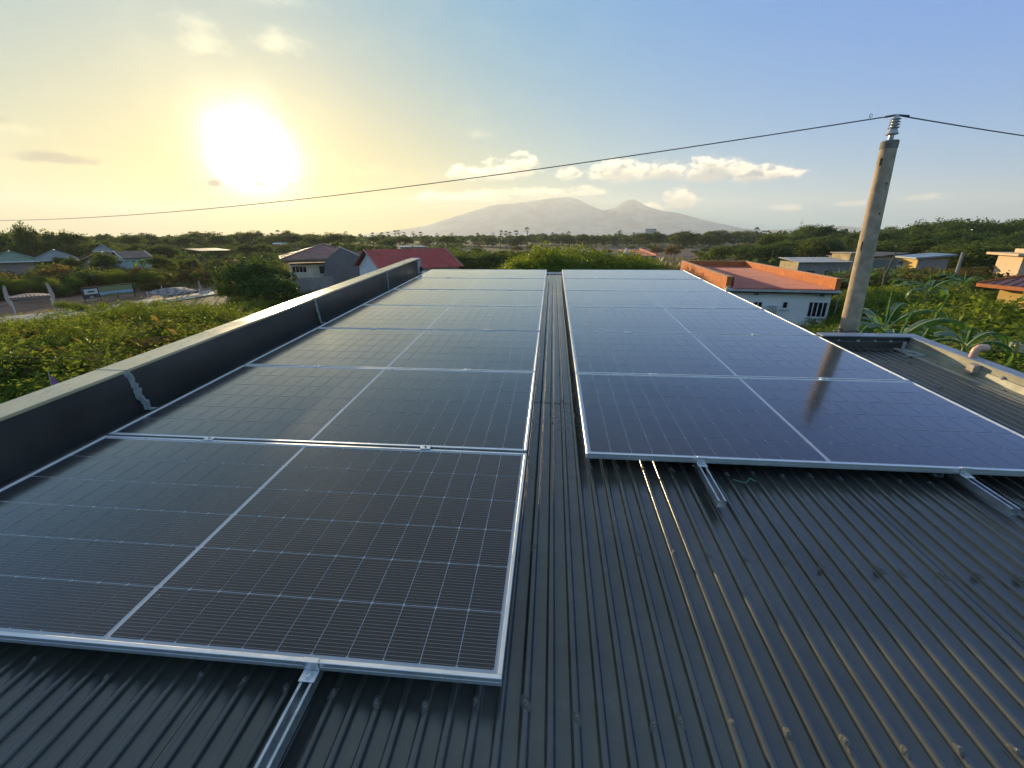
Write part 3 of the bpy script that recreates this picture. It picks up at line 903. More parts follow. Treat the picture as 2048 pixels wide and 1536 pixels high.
pts2 = sag(PTOP, Vector(at(2600, 330, 22)), 0.10, 40)
f.tube(pts2, 0.0085, 6)
f.tube([PTOP + Vector((-0.16, 0.0, -0.02)), PTOP, PTOP + Vector((0.17, 0, -0.015))], 0.014, 8)
lp = pts[0].lerp(pts[1], 0.35)
f.tube([lp + Vector((-0.03 + 0.020 * math.cos(a), 0, 0.045 + 0.020 * math.sin(a))) for a in np.linspace(0, 6.28, 12)], 0.004, 5)
f.tube([lp + Vector((-0.03, 0, 0.025)), lp + Vector((-0.032, 0, 0))], 0.004, 5)
tag(f.build('power_line', M['wire'], smooth=True), 'single dark power line strung from the insulator across the whole sky', 'power line')
# telephone drop wires tied round the pole's foot
b1 = PB + PD * 6.10
f = MB()
f.tube([b1 + Vector((0.14 * math.cos(a), 0.14 * math.sin(a), 0.02 * math.sin(3 * a))) for a in np.linspace(0, 6.28, 16)], 0.008, 5)
f.tube(sag(b1 + Vector((-.13, -.04, 0)), Vector((3.2, 5.4, 6.05)), 0.05, 14), 0.008, 5)
f.tube(sag(b1 + Vector((-.13, -.05, -.02)), Vector((3.15, 5.0, 6.0)), 0.15, 14), 0.006, 5)
f.tube(sag(b1 + Vector((-.13, -.02, 0.02)), Vector((4.2, 5.9, 6.02)), -0.03, 14), 0.007, 5)
f.tube(sag(b1 + Vector((.13, -.04, .02)), Vector((5.9, 5.9, 5.98)), 0.02, 14), 0.007, 5)
f.tube(sag(b1 + Vector((.13, -.02, .03)), Vector((6.6, 5.6, 5.75)), 0.06, 14), 0.005, 5)
f.tube(sag(Vector((5.9, 5.9, 5.98)), Vector((5.0, 5.5, 5.88)), 0.02, 8), 0.007, 5)
tag(f.build('drop_wire', mat('grey_drop_wire', (0.13, 0.115, 0.10), 0.6)), 'tangle of thin drop wires tied round the utility pole just above the roof', 'wire')
f = MB()
f.tube(sag(at(-200, 706, 14), at(560, 712, 24), 0.18, 30), 0.006, 5)
tag(f.build('overhead_wire', M['wire']), 'thin wire passing level in front of the bright green shrubs', 'wire')
f = MB()
f.tube(sag(at(-200, 790, 9), at(240, 812, 10), 0.05, 20), 0.006, 5)
tag(f.build('overhead_wire', M['wire']), 'lower thin wire close above the outer edge of the long parapet', 'wire')

# ------------------------------------------------------------------ vegetation builders
def np_mesh(name, verts, tris, material, smooth=False):
    me = bpy.data.meshes.new(name)
    nv, nf = len(verts), len(tris)
    me.vertices.add(nv); me.vertices.foreach_set('co', np.asarray(verts, dtype=np.float32).ravel())
    k = tris.shape[1]
    me.loops.add(nf * k); me.loops.foreach_set('vertex_index', np.asarray(tris, dtype=np.int32).ravel())
    me.polygons.add(nf)
    me.polygons.foreach_set('loop_start', np.arange(0, nf * k, k, dtype=np.int32))
    me.polygons.foreach_set('loop_total', np.full(nf, k, dtype=np.int32))
    if smooth: me.polygons.foreach_set('use_smooth', np.ones(nf, dtype=bool))
    for m in (material if isinstance(material, (list, tuple)) else [material]): me.materials.append(m)
    me.update(calc_edges=True)
    return me
def unit(v): return v / np.maximum(np.linalg.norm(v, axis=1, keepdims=True), 1e-6)
def leaf_quads(P, out, size, aspect=0.5, up=0.45, rnd=0.9, droop=0.0):
    """rhombic folded leaves at points P, facing roughly along out"""
    n = len(P)
    N = unit(out * 0.55 + np.array([0, 0, up]) + RNG.normal(0, rnd, (n, 3)) * 0.5)
    A = unit(np.cross(N, RNG.normal(0, 1, (n, 3))))
    A = unit(A - np.array([0, 0, droop]))
    B = unit(np.cross(N, A))
    s = (size * RNG.uniform(0.6, 1.35, n))[:, None]
    tip, base = P + A * s * 0.6, P - A * s * 0.5
    l = P + B * s * aspect * 0.5 + N * s * 0.10
    r = P - B * s * aspect * 0.5 + N * s * 0.10
    V = np.stack([base, r, tip, l], 1).reshape(-1, 3)
    i = np.arange(n)[:, None] * 4
    T = np.concatenate([i + np.array([0, 1, 2]), i + np.array([0, 2, 3])], 0)
    return V, T
def crown_points(blobs, nclump, per, rc, bias=0.35):
    """leaf positions in clumps near the surface of several ellipsoids; gaps are left between clumps"""
    vol = np.array([b[3] * b[4] * b[5] for b in blobs]) ** 0.7
    P, O = [], []
    for i in RNG.choice(len(blobs), nclump, p=vol / vol.sum()):
        b = blobs[i]
        d = unit(RNG.normal(0, 1, (1, 3)))[0]
        if d[2] < -0.45: d[2] *= -0.6
        r = 1 - bias * RNG.random() ** 1.5
        c = np.array(b[:3]) + d * np.array(b[3:6]) * r
        k = max(3, int(per * RNG.uniform(0.5, 1.4)))
        rr = rc * RNG.uniform(0.6, 1.35)
        q = RNG.normal(0, 0.5, (k, 3)) * rr * np.array([1.15, 1.15, 0.7])
        P.append(c + q)
        O.append(np.repeat(d[None], k, 0) + q / rr * 0.6)
    return np.concatenate(P), unit(np.concatenate(O))
def limb_mesh(name, h0, r0, blobs, seed, twigs=2):
    rg = random.Random(seed)
    f = MB()
    lean = Vector((rg.uniform(-.12, .12), rg.uniform(-.12, .12), 0))
    trunk = [Vector((0, 0, -0.15)), Vector((0, 0, 0.0)) + lean * 0.1, Vector((0, 0, h0 * 0.55)) + lean * h0 * 0.5, Vector((0, 0, h0)) + lean * h0]
    f.tube(trunk, [r0 * 1.35, r0 * 1.1, r0 * 0.85, r0 * 0.7], 8)
    for b in blobs:
        c = Vector(b[:3])
        st = trunk[2].lerp(trunk[3], rg.uniform(0.3, 1.0))
        mid = st.lerp(c, 0.5) + Vector((0, 0, 0.08 * h0))
        f.tube([st, mid, c + Vector((0, 0, b[5] * 0.2))], [r0 * 0.5, r0 * 0.34, r0 * 0.12], 6)
        for _ in range(twigs):
            e = c + Vector((rg.uniform(-1, 1) * b[3], rg.uniform(-1, 1) * b[4], rg.uniform(-.3, .9) * b[5])) * 0.75
            f.tube([mid, mid.lerp(e, .6) + Vector((0, 0, .04 * h0)), e], [r0 * 0.2, r0 * 0.12, r0 * 0.04], 5, cap=False)
    return f.mesh(name, M['bark'], True)
def blobs_tree(rg, n, spread, zc, rz, r):
    out = [(0, 0, zc + rz * 0.25, r * 1.1, r * 1.1, rz)]
    for i in range(n):
        a = 2 * math.pi * (i + rg.random() * 0.7) / n
        s = spread * rg.uniform(0.55, 1.0)
        q = rg.uniform(0.6, 1.0)
        out.append((s * math.cos(a), s * math.sin(a), zc + rg.uniform(-.35, .3) * rz, r * q, r * q * rg.uniform(.8, 1.1), rz * q * 0.8))
    return out
# every prototype is one metre tall; copies are scaled to their height
def proto(kind, seed):
    global RNG
    RNG = np.random.default_rng(seed)
    rg = random.Random(seed)
    if kind == 'shrub':
        bl = blobs_tree(rg, 6, 0.40, 0.50, 0.34, 0.27)
        P, O = crown_points(bl, 300, 26, 0.075, 0.75)
        V, T = leaf_quads(P, O, 0.030, 0.42, up=0.6)
        tr = limb_mesh('trunk', 0.30, 0.018, bl, seed, 3)
        leaf = M['leaf_bright']
    elif kind == 'bush':
        bl = blobs_tree(rg, 6, 0.55, 0.46, 0.36, 0.36)
        P, O = crown_points(bl, 170, 16, 0.13, 0.5)
        V, T = leaf_quads(P, O, 0.085, 0.5, up=0.5)
        tr = limb_mesh('trunk', 0.25, 0.022, bl, seed, 2)
        leaf = M['leaf_mid'] if seed % 3 else M['leaf_dry']
    elif kind == 'tree':
        bl = blobs_tree(rg, 7, 0.36, 0.60, 0.30, 0.23) + blobs_tree(rg, 4, 0.42, 0.28, 0.24, 0.2)[1:]
        P, O = crown_points(bl, 270, 17, 0.075, 0.5)
        V, T = leaf_quads(P, O, 0.050, 0.55, up=0.5)
        tr = limb_mesh('trunk', 0.42, 0.022, bl, seed, 2)
        leaf = M['leaf_mid']
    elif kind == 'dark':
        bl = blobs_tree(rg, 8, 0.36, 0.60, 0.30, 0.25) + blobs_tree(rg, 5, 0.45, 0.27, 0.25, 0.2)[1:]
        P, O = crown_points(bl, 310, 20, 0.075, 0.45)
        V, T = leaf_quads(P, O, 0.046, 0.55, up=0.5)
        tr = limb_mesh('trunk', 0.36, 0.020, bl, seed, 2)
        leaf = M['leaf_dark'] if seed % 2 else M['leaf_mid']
    elif kind == 'near':
        bl = blobs_tree(rg, 7, 0.42, 0.56, 0.30, 0.27)
        P, O = crown_points(bl, 420, 24, 0.085, 0.6)
        V, T = leaf_quads(P, O, 0.036, 0.55, up=0.45)
        tr = limb_mesh('trunk', 0.35, 0.018, bl, seed, 3)
        leaf = M['leaf_bright']
    return tr, np_mesh('crown', V, T, leaf)
PROTO = {k: [proto(k, s) for s in ss] for k, ss in dict(shrub=(11, 12, 13, 14), bush=(21, 22, 24, 25), tree=(31, 32, 33, 34), dark=(41, 42, 43, 44), near=(51, 52)).items()}
RNG = np.random.default_rng(99)
VR = random.Random(5)
NAMES = dict(shrub=('green_shrub', 'shrub'), bush=('bush', 'bush'), tree=('broadleaf_tree', 'tree'), dark=('dark_tree', 'tree'), near=('leafy_tree', 'tree'))
def plant(kind, x, y, h, label, group=None, wide=1.0):
    n, c = NAMES[kind]
    o = thing(n, label, c, (x, y, 0), VR.uniform(0, 6.28), group)
    tr, cr = VR.choice(PROTO[kind])
    w = h * wide * VR.uniform(0.85, 1.2)
    o.scale = (w, w * VR.uniform(.9, 1.1), h)
    link('trunk', tr, o)
    link('crown', cr, o)
    return o
NTH = ['tallest', 'second tallest', 'third tallest', 'fourth tallest', 'fifth tallest', 'sixth tallest']
def band(kind, n, px0, px1, D0, D1, ytop, label, group, wide=1.0, hmin=1.0, hmax=14, jitter=6, avoid=(), marks=None):
    made = []
    for i in range(n):
        px = px0 + (px1 - px0) * (i + VR.random()) / n
        D = VR.uniform(D0, D1)
        y = (ytop(px) if callable(ytop) else ytop) + VR.uniform(-jitter, jitter)
        p = at(px, y, D)
        h = max(hmin, min(hmax, p[2]))
        if any(a0 <= px <= a1 and d0 <= D <= d1 for (a0, a1, d0, d1) in avoid): continue
        s = spot(px, D)
        made.append((h, px, plant(kind, s.x, s.y, h / 0.93, label, group, wide)))
    if marks: rank_labels(made, label, group, marks)
    return made
def rank_labels(made, label, group, marks):
    """name each plant after the landmark it stands by, then by its height among its neighbours there"""
    near = {}
    for h, px, o in made: near.setdefault(min(marks, key=lambda m: abs(m[0] - px))[1], []).append((h, o))
    for mk, lst in near.items():
        lst.sort(key=lambda t: -t[0])
        for k, (h, o) in enumerate(lst):
            o['label'] = ('%s %s %s' % (NTH[k], label, mk)) if k < 6 else 'shorter %s %s' % (label, mk)
            o['group'] = group + ' ' + mk
def interp(*pts):
    return lambda px: float(np.interp(px, [p[0] for p in pts], [p[1] for p in pts]))

# fan palm: a leaning trunk and a round head of stiff fans
def palm_proto(seed):
    rg = random.Random(seed)
    f = MB()
    top = Vector((rg.uniform(-.05, .05), rg.uniform(-.05, .05), 0.86))
    f.tube([(0, 0, -0.02), (top.x * 0.2, top.y * 0.2, 0.3), (top.x * 0.6, top.y * 0.6, 0.62), top], [0.026, 0.019, 0.017, 0.019], 7)
    tr = f.mesh('trunk', M['bark'], True)
    V, T = [], []
    for i in range(30):
        a = rg.uniform(0, 6.28); e = rg.uniform(-0.7, 1.45)
        d = Vector((math.cos(a) * math.cos(e), math.sin(a) * math.cos(e), math.sin(e)))
        c = top + d * 0.085
        s = d.cross(Vector((0, 0, 1))).normalized(); u = s.cross(d)
        m = 9
        for q in range(m):
            t0 = (q - m / 2) / m * 2.6; t1 = t0 + 0.24
            o = len(V)
            V.append(tuple(c))
            L = 0.075 * (1 - 0.12 * abs(t0)) * rg.uniform(.85, 1.1)
            for t in (t0, t1):
                V.append(tuple(c + (d * math.cos(t) + s * math.sin(t)) * L + u * 0.012 * math.cos(q * 2.1) - Vector((0, 0, 0.016))))
            T.append((o, o + 1, o + 2))
    return tr, np_mesh('crown', np.array(V), np.array(T), M['leaf_palm'])
PALMS = [palm_proto(s) for s in (1, 2, 3)]
def palm(px, ytop, D, label, group=None):
    p = at(px, ytop, D)
    o = thing('fan_palm', label, 'palm', (p[0], p[1], 0), VR.uniform(0, 6.28), group)
    h = p[2] / 0.98
    w = h * (1.15 if h < 11 else 0.95)
    o.scale = (w, w, h)
    tr, cr = VR.choice(PALMS)
    link('trunk', tr, o); link('crown', cr, o)
    return h, px, o

# banana: sheathed stem and long blades, torn along the veins, each blade a part of its own
def banana_leaf_mesh(seed, L=2.0, Wd=0.52, arch=1.0, curl=0.25, nseg=16, furled=False):
    rg = random.Random(seed)
    V, F = [], []
    pts = []
    p, e = Vector((0, 0, 0)), R(76 - 8 * arch)
    for i in range(nseg + 1):
        pts.append((p.copy(), e))
        p = p + Vector((math.cos(e), 0, math.sin(e))) * (L / nseg)
        e -= R(5.0 + 3.2 * i / nseg * 2) * arch * 1.05
    mb = MB()
    mb.cur = 1
    mb.tube([q[0] for q in pts[:-1]], [0.030 * (1 - 0.8 * i / nseg) + 0.004 for i in range(nseg)], 6)
    mb.cur = 0
    for side in (-1, 1):
        tear = 0.0
        for i in range(3, nseg):
            def row(k, f=1.0):
                t = (k - 2) / (nseg - 2)
                w = Wd / 2 * (math.sin(math.pi * min(1, t * 0.94 + 0.06)) ** 0.55) * (0.22 if furled else 1.0)
                q, ee = pts[k]
                nrm = Vector((-math.sin(ee), 0, math.cos(ee)))
                lat = Vector((0, side, 0))
                r = [q + nrm * 0.012]
                for s in (0.35, 0.7, 1.0):
                    r.append(q + lat * w * s + nrm * (0.05 * s - curl * w * s * s) + Vector((0, 0, 0.012 * math.sin(k * 2.3 + s * 3))))
                return r
            a, b = row(i), row(min(i + 1, nseg))
            if rg.random() < 0.30:                       # a tear: the strip hangs a little
                dz = rg.uniform(0.02, 0.10)
                for k in (2, 3): b[k] = b[k] - Vector((0.05, 0, dz * (k - 1))) 
            mb.add(a + b, [(0, 1, 5, 4), (1, 2, 6, 5), (2, 3, 7, 6)])
    return mb.mesh('leaf', [M['leaf_banana'], M['midrib']], True)
BLEAF = [banana_leaf_mesh(1, 2.3, .60, 1.0), banana_leaf_mesh(2, 2.0, .55, 1.35), banana_leaf_mesh(3, 1.8, .5, 0.7, .15), banana_leaf_mesh(4, 2.2, .58, 1.7, .4), banana_leaf_mesh(5, 1.9, .5, 0.12, .6, furled=True)]
def banana(x, y, h, label, group=None, seed=0, n=8, scale=1.0, leaves=None):
    rg = random.Random(seed)
    o = thing('banana_plant', label, 'banana plant', (x, y, 0), 0, group)
    f = MB()
    f.tube([(0, 0, -0.1), (0.03, 0, h * 0.4), (0.0, 0.03, h * 0.8), (0, 0, h)], [0.16 * scale, 0.12 * scale, 0.09 * scale, 0.06 * scale], 10)
    f.build('stem', M['banana_stem'], o, smooth=True)
    for i in range(n):
        a = 2 * math.pi * (i * 0.382) + rg.uniform(-.25, .25) if leaves is None else leaves[i][0]
        k = rg.choice((0, 1, 2, 3)) if leaves is None else leaves[i][1]
        s = scale * rg.uniform(.85, 1.12) * (1 if leaves is None else leaves[i][2])
        l = link('leaf', BLEAF[k], o, (0.02 * math.cos(a), 0.02 * math.sin(a), h - 0.03 * i * scale), (0, 0, a))
        l.scale = (s, s, s)
    if leaves is None:
        l = link('leaf', BLEAF[4], o, (0, 0, h), (0, 0, rg.uniform(0, 6.28))); l.scale = (scale * .8,) * 3

# ------------------------------------------------------------------ houses
def house_mat(name, base, **k): return mat(name, base, k.pop('rough', 0.85), 0, 0.3, **k)
M['glass_dark'] = mat('dark_window_glass', (0.012, 0.014, 0.016), 0.08, 0, 0.5, var=0.1)
M['white_trim'] = house_mat('white_trim', (0.66, 0.65, 0.62), var=0.05)
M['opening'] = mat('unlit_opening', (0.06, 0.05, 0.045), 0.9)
class House:
    """local x runs along the facade from A to B, local y away from the viewer, z up"""
    def __init__(s, name, label, px0, D0, px1, D1, depth, cat='house', group=None, z=0.0):
        s.A, s.B = spot(px0, D0, z), spot(px1, D1, z)
        d = s.B - s.A
        s.w = d.length
        s.rz = math.atan2(d.y, d.x)
        s.d = depth
        s.o = thing(name, label, cat, s.A, s.rz, group)
        s.X = Vector((math.cos(s.rz), math.sin(s.rz), 0)); s.Y = Vector((-s.X.y, s.X.x, 0))
    def loc(s, px, py, y=0.0):
        """facade coordinates of a photo pixel"""
        r = Vector(ray(px, py)); c = Vector(CAM)
        t = ((s.A + s.Y * y) - c).dot(s.Y) / r.dot(s.Y)
        q = c + r * t - s.A
        return q.dot(s.X), q.z
    def walls(s, h, m, x0=None, x1=None, y0=0, y1=None, name='wall', z0=-0.2):
        x0 = 0 if x0 is None else x0; x1 = s.w if x1 is None else x1; y1 = s.d if y1 is None else y1
        return MB().box(x0, x1, y0, y1, z0, h).build(name, m, s.o)
    def window(s, x0, x1, z0, z1, panes=2, y=0.0, frame=None, th=0.05, slats=False):
        f = MB()
        fr = 0.05
        f.box(x0, x1, y - th, y + 0.03, z0, z0 + fr); f.box(x0, x1, y - th, y + 0.03, z1 - fr, z1)
        for i in range(panes + 1):
            c = x0 + (x1 - x0) * i / panes
            a = max(x0, c - fr / 2 if 0 < i < panes else (c if i == 0 else c - fr)); f.box(a, a + fr, y - th, y + 0.03, z0 + fr, z1 - fr)
        f.box(x0 - 0.06, x1 + 0.06, y - th - 0.06, y + 0.03, z0 - 0.07, z0 - 0.002)
        w = f.build('window', frame or M['white_trim'], s.o)
        for i in range(panes):
            a = x0 + (x1 - x0) * i / panes + fr * .6; b = x0 + (x1 - x0) * (i + 1) / panes - fr * .6
            MB().box(a, b, y - 0.012, y + 0.02, z0 + fr, z1 - fr).build('pane', M['glass_dark'], w)
        return w
    def opening(s, x0, x1, z0, z1, y=0.0, name='door', m=None):
        return MB().box(x0, x1, y - 0.03, y + 0.03, z0, z1).build(name, m or M['opening'], s.o)
    def slope(s, f, e0, e1, r0, r1, n, rib=0.05):
        """a roof slope from eave e0-e1 to ridge r0-r1 with n standing ribs"""
        e0, e1, r0, r1 = map(Vector, (e0, e1, r0, r1))
        nn = (e1 - e0).cross(r0 - e0)
        if nn.length < 1e-6: nn = (e1 - e0).cross(r1 - e0)
        nn.normalize()
        if nn.z < 0: nn = -nn
        if (r1 - r0).length < 1e-3: f.prism([e0, e1, r0], (0, 0, 0), nn * -0.06)
        else: f.prism([e0, e1, r1, r0], (0, 0, 0), nn * -0.06)
        ex = (e1 - e0).normalized()
        for i in range(n + 1):
            t = (i + 0.5) / (n + 1)
            a = e0.lerp(e1, t)
            # ribs run up the slope at right angles to the eave
            g = (r0 - e0) - ex * (r0 - e0).dot(ex)
            x = (a - e0).dot(ex); xl = (r0 - e0).dot(ex); xr = (r1 - e0).dot(ex); xe = (e1 - e0).length
            k = 1.0
            if x < xl: k = x / max(xl, 1e-6)
            elif x > xr: k = (xe - x) / max(xe - xr, 1e-6)
            b = a + g * k
            f.prism([a - ex * rib * .5, a + ex * rib * .5, b + ex * rib * .5, b - ex * rib * .5], nn * -0.01, nn * rib * 0.7)
    def hip(s, ze, zr, m, over=0.6, ribs=18, x0=None, x1=None, y0=None, y1=None, inset=None, trim=None):
        x0 = -over if x0 is None else x0; x1 = s.w + over if x1 is None else x1; y0 = -over if y0 is None else y0; y1 = s.d + over if y1 is None else y1
        W_, D_ = x1 - x0, y1 - y0
        i = inset if inset is not None else min(W_, D_) / 2
        if W_ >= D_: a, b = (x0 + i, (y0 + y1) / 2, zr), (x1 - i, (y0 + y1) / 2, zr)
        else: a, b = ((x0 + x1) / 2, y0 + i, zr), ((x0 + x1) / 2, y1 - i, zr)
        c = [(x0, y0, ze), (x1, y0, ze), (x1, y1, ze), (x0, y1, ze)]
        f = MB()
        if W_ >= D_:
            s.slope(f, c[0], c[1], a, b, ribs); s.slope(f, c[2], c[3], b, a, ribs)
            s.slope(f, c[3], c[0], a, a, ribs // 2); s.slope(f, c[1], c[2], b, b, ribs // 2)
        else:
            s.slope(f, c[0], c[1], a, a, ribs // 2); s.slope(f, c[2], c[3], b, b, ribs // 2)
            s.slope(f, c[3], c[0], b, a, ribs); s.slope(f, c[1], c[2], a, b, ribs)
        r = f.build('roof', m, s.o)
        t = MB()
        for p, q in ((c[0], a), (c[1], a if W_ < D_ else b), (c[2], b), (c[3], b if W_ < D_ else a), (a, b)):
            t.tube([Vector(p) + Vector((0, 0, .03)), Vector(q) + Vector((0, 0, .03))], 0.08, 6)
        t.build('ridge_cap', trim or m, r)
        e = MB()
        e.box(x0 - .02, x1 + .02, y0 - .05, y0 - .002, ze - .22, ze + .01); e.box(x0 - .02, x1 + .02, y1 + .002, y1 + .05, ze - .22, ze + .01)
        e.box(x0 - .05, x0 - .002, y0, y1, ze - .22, ze + .01); e.box(x1 + .002, x1 + .05, y0, y1, ze - .22, ze + .01)
        e.build('fascia', trim or M['white_trim'], r)
        return r
    def gable(s, ze, zr, m, along='x', over=0.5, ribs=16, wallm=None, trim=None, off=0.5):
        x0, x1, y0, y1 = -over, s.w + over, -over, s.d + over
        f = MB()
        if along == 'x':
            ym = y0 + (y1 - y0) * off
            s.slope(f, (x0, y0, ze), (x1, y0, ze), (x0, ym, zr), (x1, ym, zr), ribs); s.slope(f, (x1, y1, ze), (x0, y1, ze), (x1, ym, zr), (x0, ym, zr), ribs)
            r = f.build('roof', m, s.o)
            if wallm:
                for x in (0.0, s.w - 0.15): MB().prism([(x, 0, ze - .08), (x, s.d, ze - .08), (x, ym, zr - .15)], (0, 0, 0), (0.15, 0, 0)).build('gable_wall', wallm, s.o)
            t = MB()
            for x in (x0, x1):
                t.tube([(x, y0, ze), (x, ym, zr), (x, y1, ze)], 0.09, 4)
            t.build('ridge_cap', trim or m, r)
        else:
            xm = x0 + (x1 - x0) * off
            s.slope(f, (x0, y1, ze), (x0, y0, ze), (xm, y1, zr), (xm, y0, zr), ribs); s.slope(f, (x1, y0, ze), (x1, y1, ze), (xm, y0, zr), (xm, y1, zr), ribs)
            r = f.build('roof', m, s.o)
            if wallm:
                for y in (0.0, s.d - 0.15): MB().prism([(0, y, ze - .08), (s.w, y, ze - .08), (xm, y, zr - .15)], (0, 0, 0), (0, 0.15, 0)).build('gable_wall', wallm, s.o)
            t = MB()
            t.tube([(x0, y0, ze), (xm, y0, zr), (x1, y0, ze)], 0.10, 4)
            t.build('ridge_cap', trim or m, r)
        return r
    def flat(s, z0, z1, m, over=0.3, name='roof', tilt=0.0):
        v = [(-over, -over, z0), (s.w + over, -over, z0), (s.w + over, s.d + over, z0 + tilt), (-over, s.d + over, z0 + tilt)]
        return MB().prism(v, (0, 0, 0), (0, 0, z1 - z0)).build(name, m, s.o)

HM = dict(
    cream=house_mat('cream_render', (0.66, 0.58, 0.45), var=0.12, scale=0.9, stain=(0.30, 0.25, 0.18, 0.5), stainscale=0.6),
    white=house_mat('white_render', (0.82, 0.79, 0.75), var=0.06, scale=0.7, stain=(0.60, 0.56, 0.50, 0.35), stainscale=0.5),
    grey=house_mat('grey_cement', (0.27, 0.26, 0.25), var=0.14, scale=0.8, stain=(0.18, 0.17, 0.16, 0.5), stainscale=0.7),
    dgrey=house_mat('dark_grey_render', (0.17, 0.16, 0.165), var=0.1, scale=0.8),
    block=house_mat('concrete_block', (0.36, 0.31, 0.24), var=0.2, scale=1.0, stain=(0.24, 0.2, 0.15, 0.6), stainscale=0.8),
    maroon=mat('maroon_roofing', (0.200, 0.062, 0.055), 0.5, var=0.2, scale=0.6, stain=(0.15, 0.07, 0.06, 0.5), stainscale=0.5),
    red=mat('red_roofing', (0.420, 0.045, 0.036), 0.6, var=0.1, scale=0.8),
    brown=mat('brown_roofing', (0.105, 0.045, 0.040), 0.5, var=0.12, scale=0.8),
    rust=mat('rust_red_roofing', (0.420, 0.095, 0.055), 0.42, var=0.15, scale=0.7, stain=(0.22, 0.07, 0.055, 0.5), stainscale=0.4),
    green=mat('green_roofing', (0.110, 0.170, 0.120), 0.5, var=0.12, scale=0.7),
    slate=mat('grey_roofing', (0.185, 0.190, 0.190), 0.5, var=0.15, scale=0.7),
    blue=mat('blue_grey_roofing', (0.170, 0.225, 0.270), 0.45, var=0.15, scale=0.7),
    tan=mat('tan_roofing', (0.300, 0.210, 0.155), 0.6, var=0.15, scale=0.7),
    orange=house_mat('orange_paint', (0.480, 0.150, 0.045), var=0.18, scale=2.2, stain=(0.36, 0.15, 0.07, 0.8), stainscale=1.1),
    yellow=house_mat('yellow_paint', (0.58, 0.38, 0.12), var=0.08, scale=0.8),
    peach=house_mat('peach_paint', (0.60, 0.43, 0.28), var=0.08, scale=0.8),
    lime=house_mat('lime_paint', (0.42, 0.52, 0.10), var=0.06),
    lightblue=house_mat('pale_blue_render', (0.40, 0.50, 0.50), var=0.06),
    pink=house_mat('pinkish_render', (0.42, 0.30, 0.26), var=0.1),
    adobe=house_mat('ochre_block', (0.50, 0.38, 0.21), var=0.22, scale=1.2, stain=(0.34, 0.25, 0.15, 0.6), stainscale=0.9),
)

def orange_house():
    h = House('flat_roofed_house', 'white house with orange parapet round a sunken rust red ribbed roof', 1476, 32.0, 1691, 34.0, 19.5)
    xs = h.w
    h.walls(4.05, HM['white'], x1=xs + 0.05, y1=h.d)
    skew = 1.5
    # front gutter and soffit
    MB().box(-0.30, xs + 0.35, -0.42, -0.004, 4.17, 4.30).build('gutter', mat('pale_gutter', (0.48, 0.48, 0.48), 0.4, 0.3), h.o)
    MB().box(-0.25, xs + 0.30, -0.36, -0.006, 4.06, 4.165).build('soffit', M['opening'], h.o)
    # sheet roof rising to the back
    f = MB()
    h.slope(f, (0.16, -0.34, 4.34), (xs + 0.1, -0.34, 4.34), (0.16, h.d, 4.50), (xs + 0.1, h.d, 4.50), 30, 0.07)
    f.build('roof', HM['rust'], h.o)
    p = MB()
    p.box(-0.16, 0.14, 0.3, h.d + 0.3, 2.6, 5.0)
    p.build('parapet', HM['orange'], h.o)
    MB().box(0.141, 0.30, 0.298, 0.55, 4.2, 4.98).build('parapet_end', mat('oxide_red', (0.14, 0.03, 0.022), 0.8), h.o)
    MB().box(0.142, xs + 0.12, h.d, h.d + 0.298, 3.0, 5.0).build('parapet', HM['orange'], h.o)
    MB().box(xs + 0.12, xs + 0.40, 0.0, h.d + 0.3, 4.312, 5.0).build('parapet', HM['orange'], h.o)
    c = MB()
    c.box(-0.18, 0.16, 0.28, h.d + 0.32, 5.002, 5.03); c.box(0.162, xs + 0.09, h.d - 0.02, h.d + 0.32, 5.002, 5.03); c.box(xs + 0.10, xs + 0.42, -0.02, h.d + 0.32, 5.002, 5.03)
    c.build('coping', mat('faded_orange_top', (0.50, 0.27, 0.14), 0.8, var=0.2), h.o)
    MB().box(-0.14, 0.10, 0.0, 0.296, 0, 4.4).build('corner_post', HM['grey'], h.o)
    x0, z0 = h.loc(1611, 634); x1, z1 = h.loc(1657, 604)
    h.window(x0, x1, z0, z1, 4)
    x0, z0 = h.loc(1562.5, 617); x1, z1 = h.loc(1577, 603)
    h.window(x0, x1, z0, z1, 1)
    x0, z0 = h.loc(1503, 624); x1, z1 = h.loc(1526, 603)
    h.window(x0, x1, z0, z1, 2)
    # wall-mounted cooling unit on bars, and the downpipe
    x0, z0 = h.loc(1530, 624); x1, z1 = h.loc(1550, 611)
    a = MB().box(x0, x1, -0.34, -0.05, z0 + .03, z1).build('cooling_unit', M['white_trim'], h.o)
    g = MB()
    for k in range(5): g.box(x0 - .04, x1 + .04, -0.375, -0.36, z0 + (z1 - z0) * k / 4, z0 + (z1 - z0) * k / 4 + 0.02)
    g.box(x0, x1, -0.38, -0.02, z0 - .05, z0 - .004)
    g.build('bracket', mat('dark_bracket', (0.05, 0.05, 0.055), 0.6), a)
    x, z = h.loc(1675, 600)
    MB().tube([(x, -0.07, 4.1), (x - .02, -0.07, 2.6), (x - .16, -0.07, 0)], 0.035, 8).build('downpipe', HM['grey'], h.o)
    for px in (1512, 1643):
        x, z = h.loc(px, 583)
        MB().box(x - .09, x + .09, -0.30, -0.1, 3.93, 4.055).build('bracket', M['wood'], h.o)
orange_house()

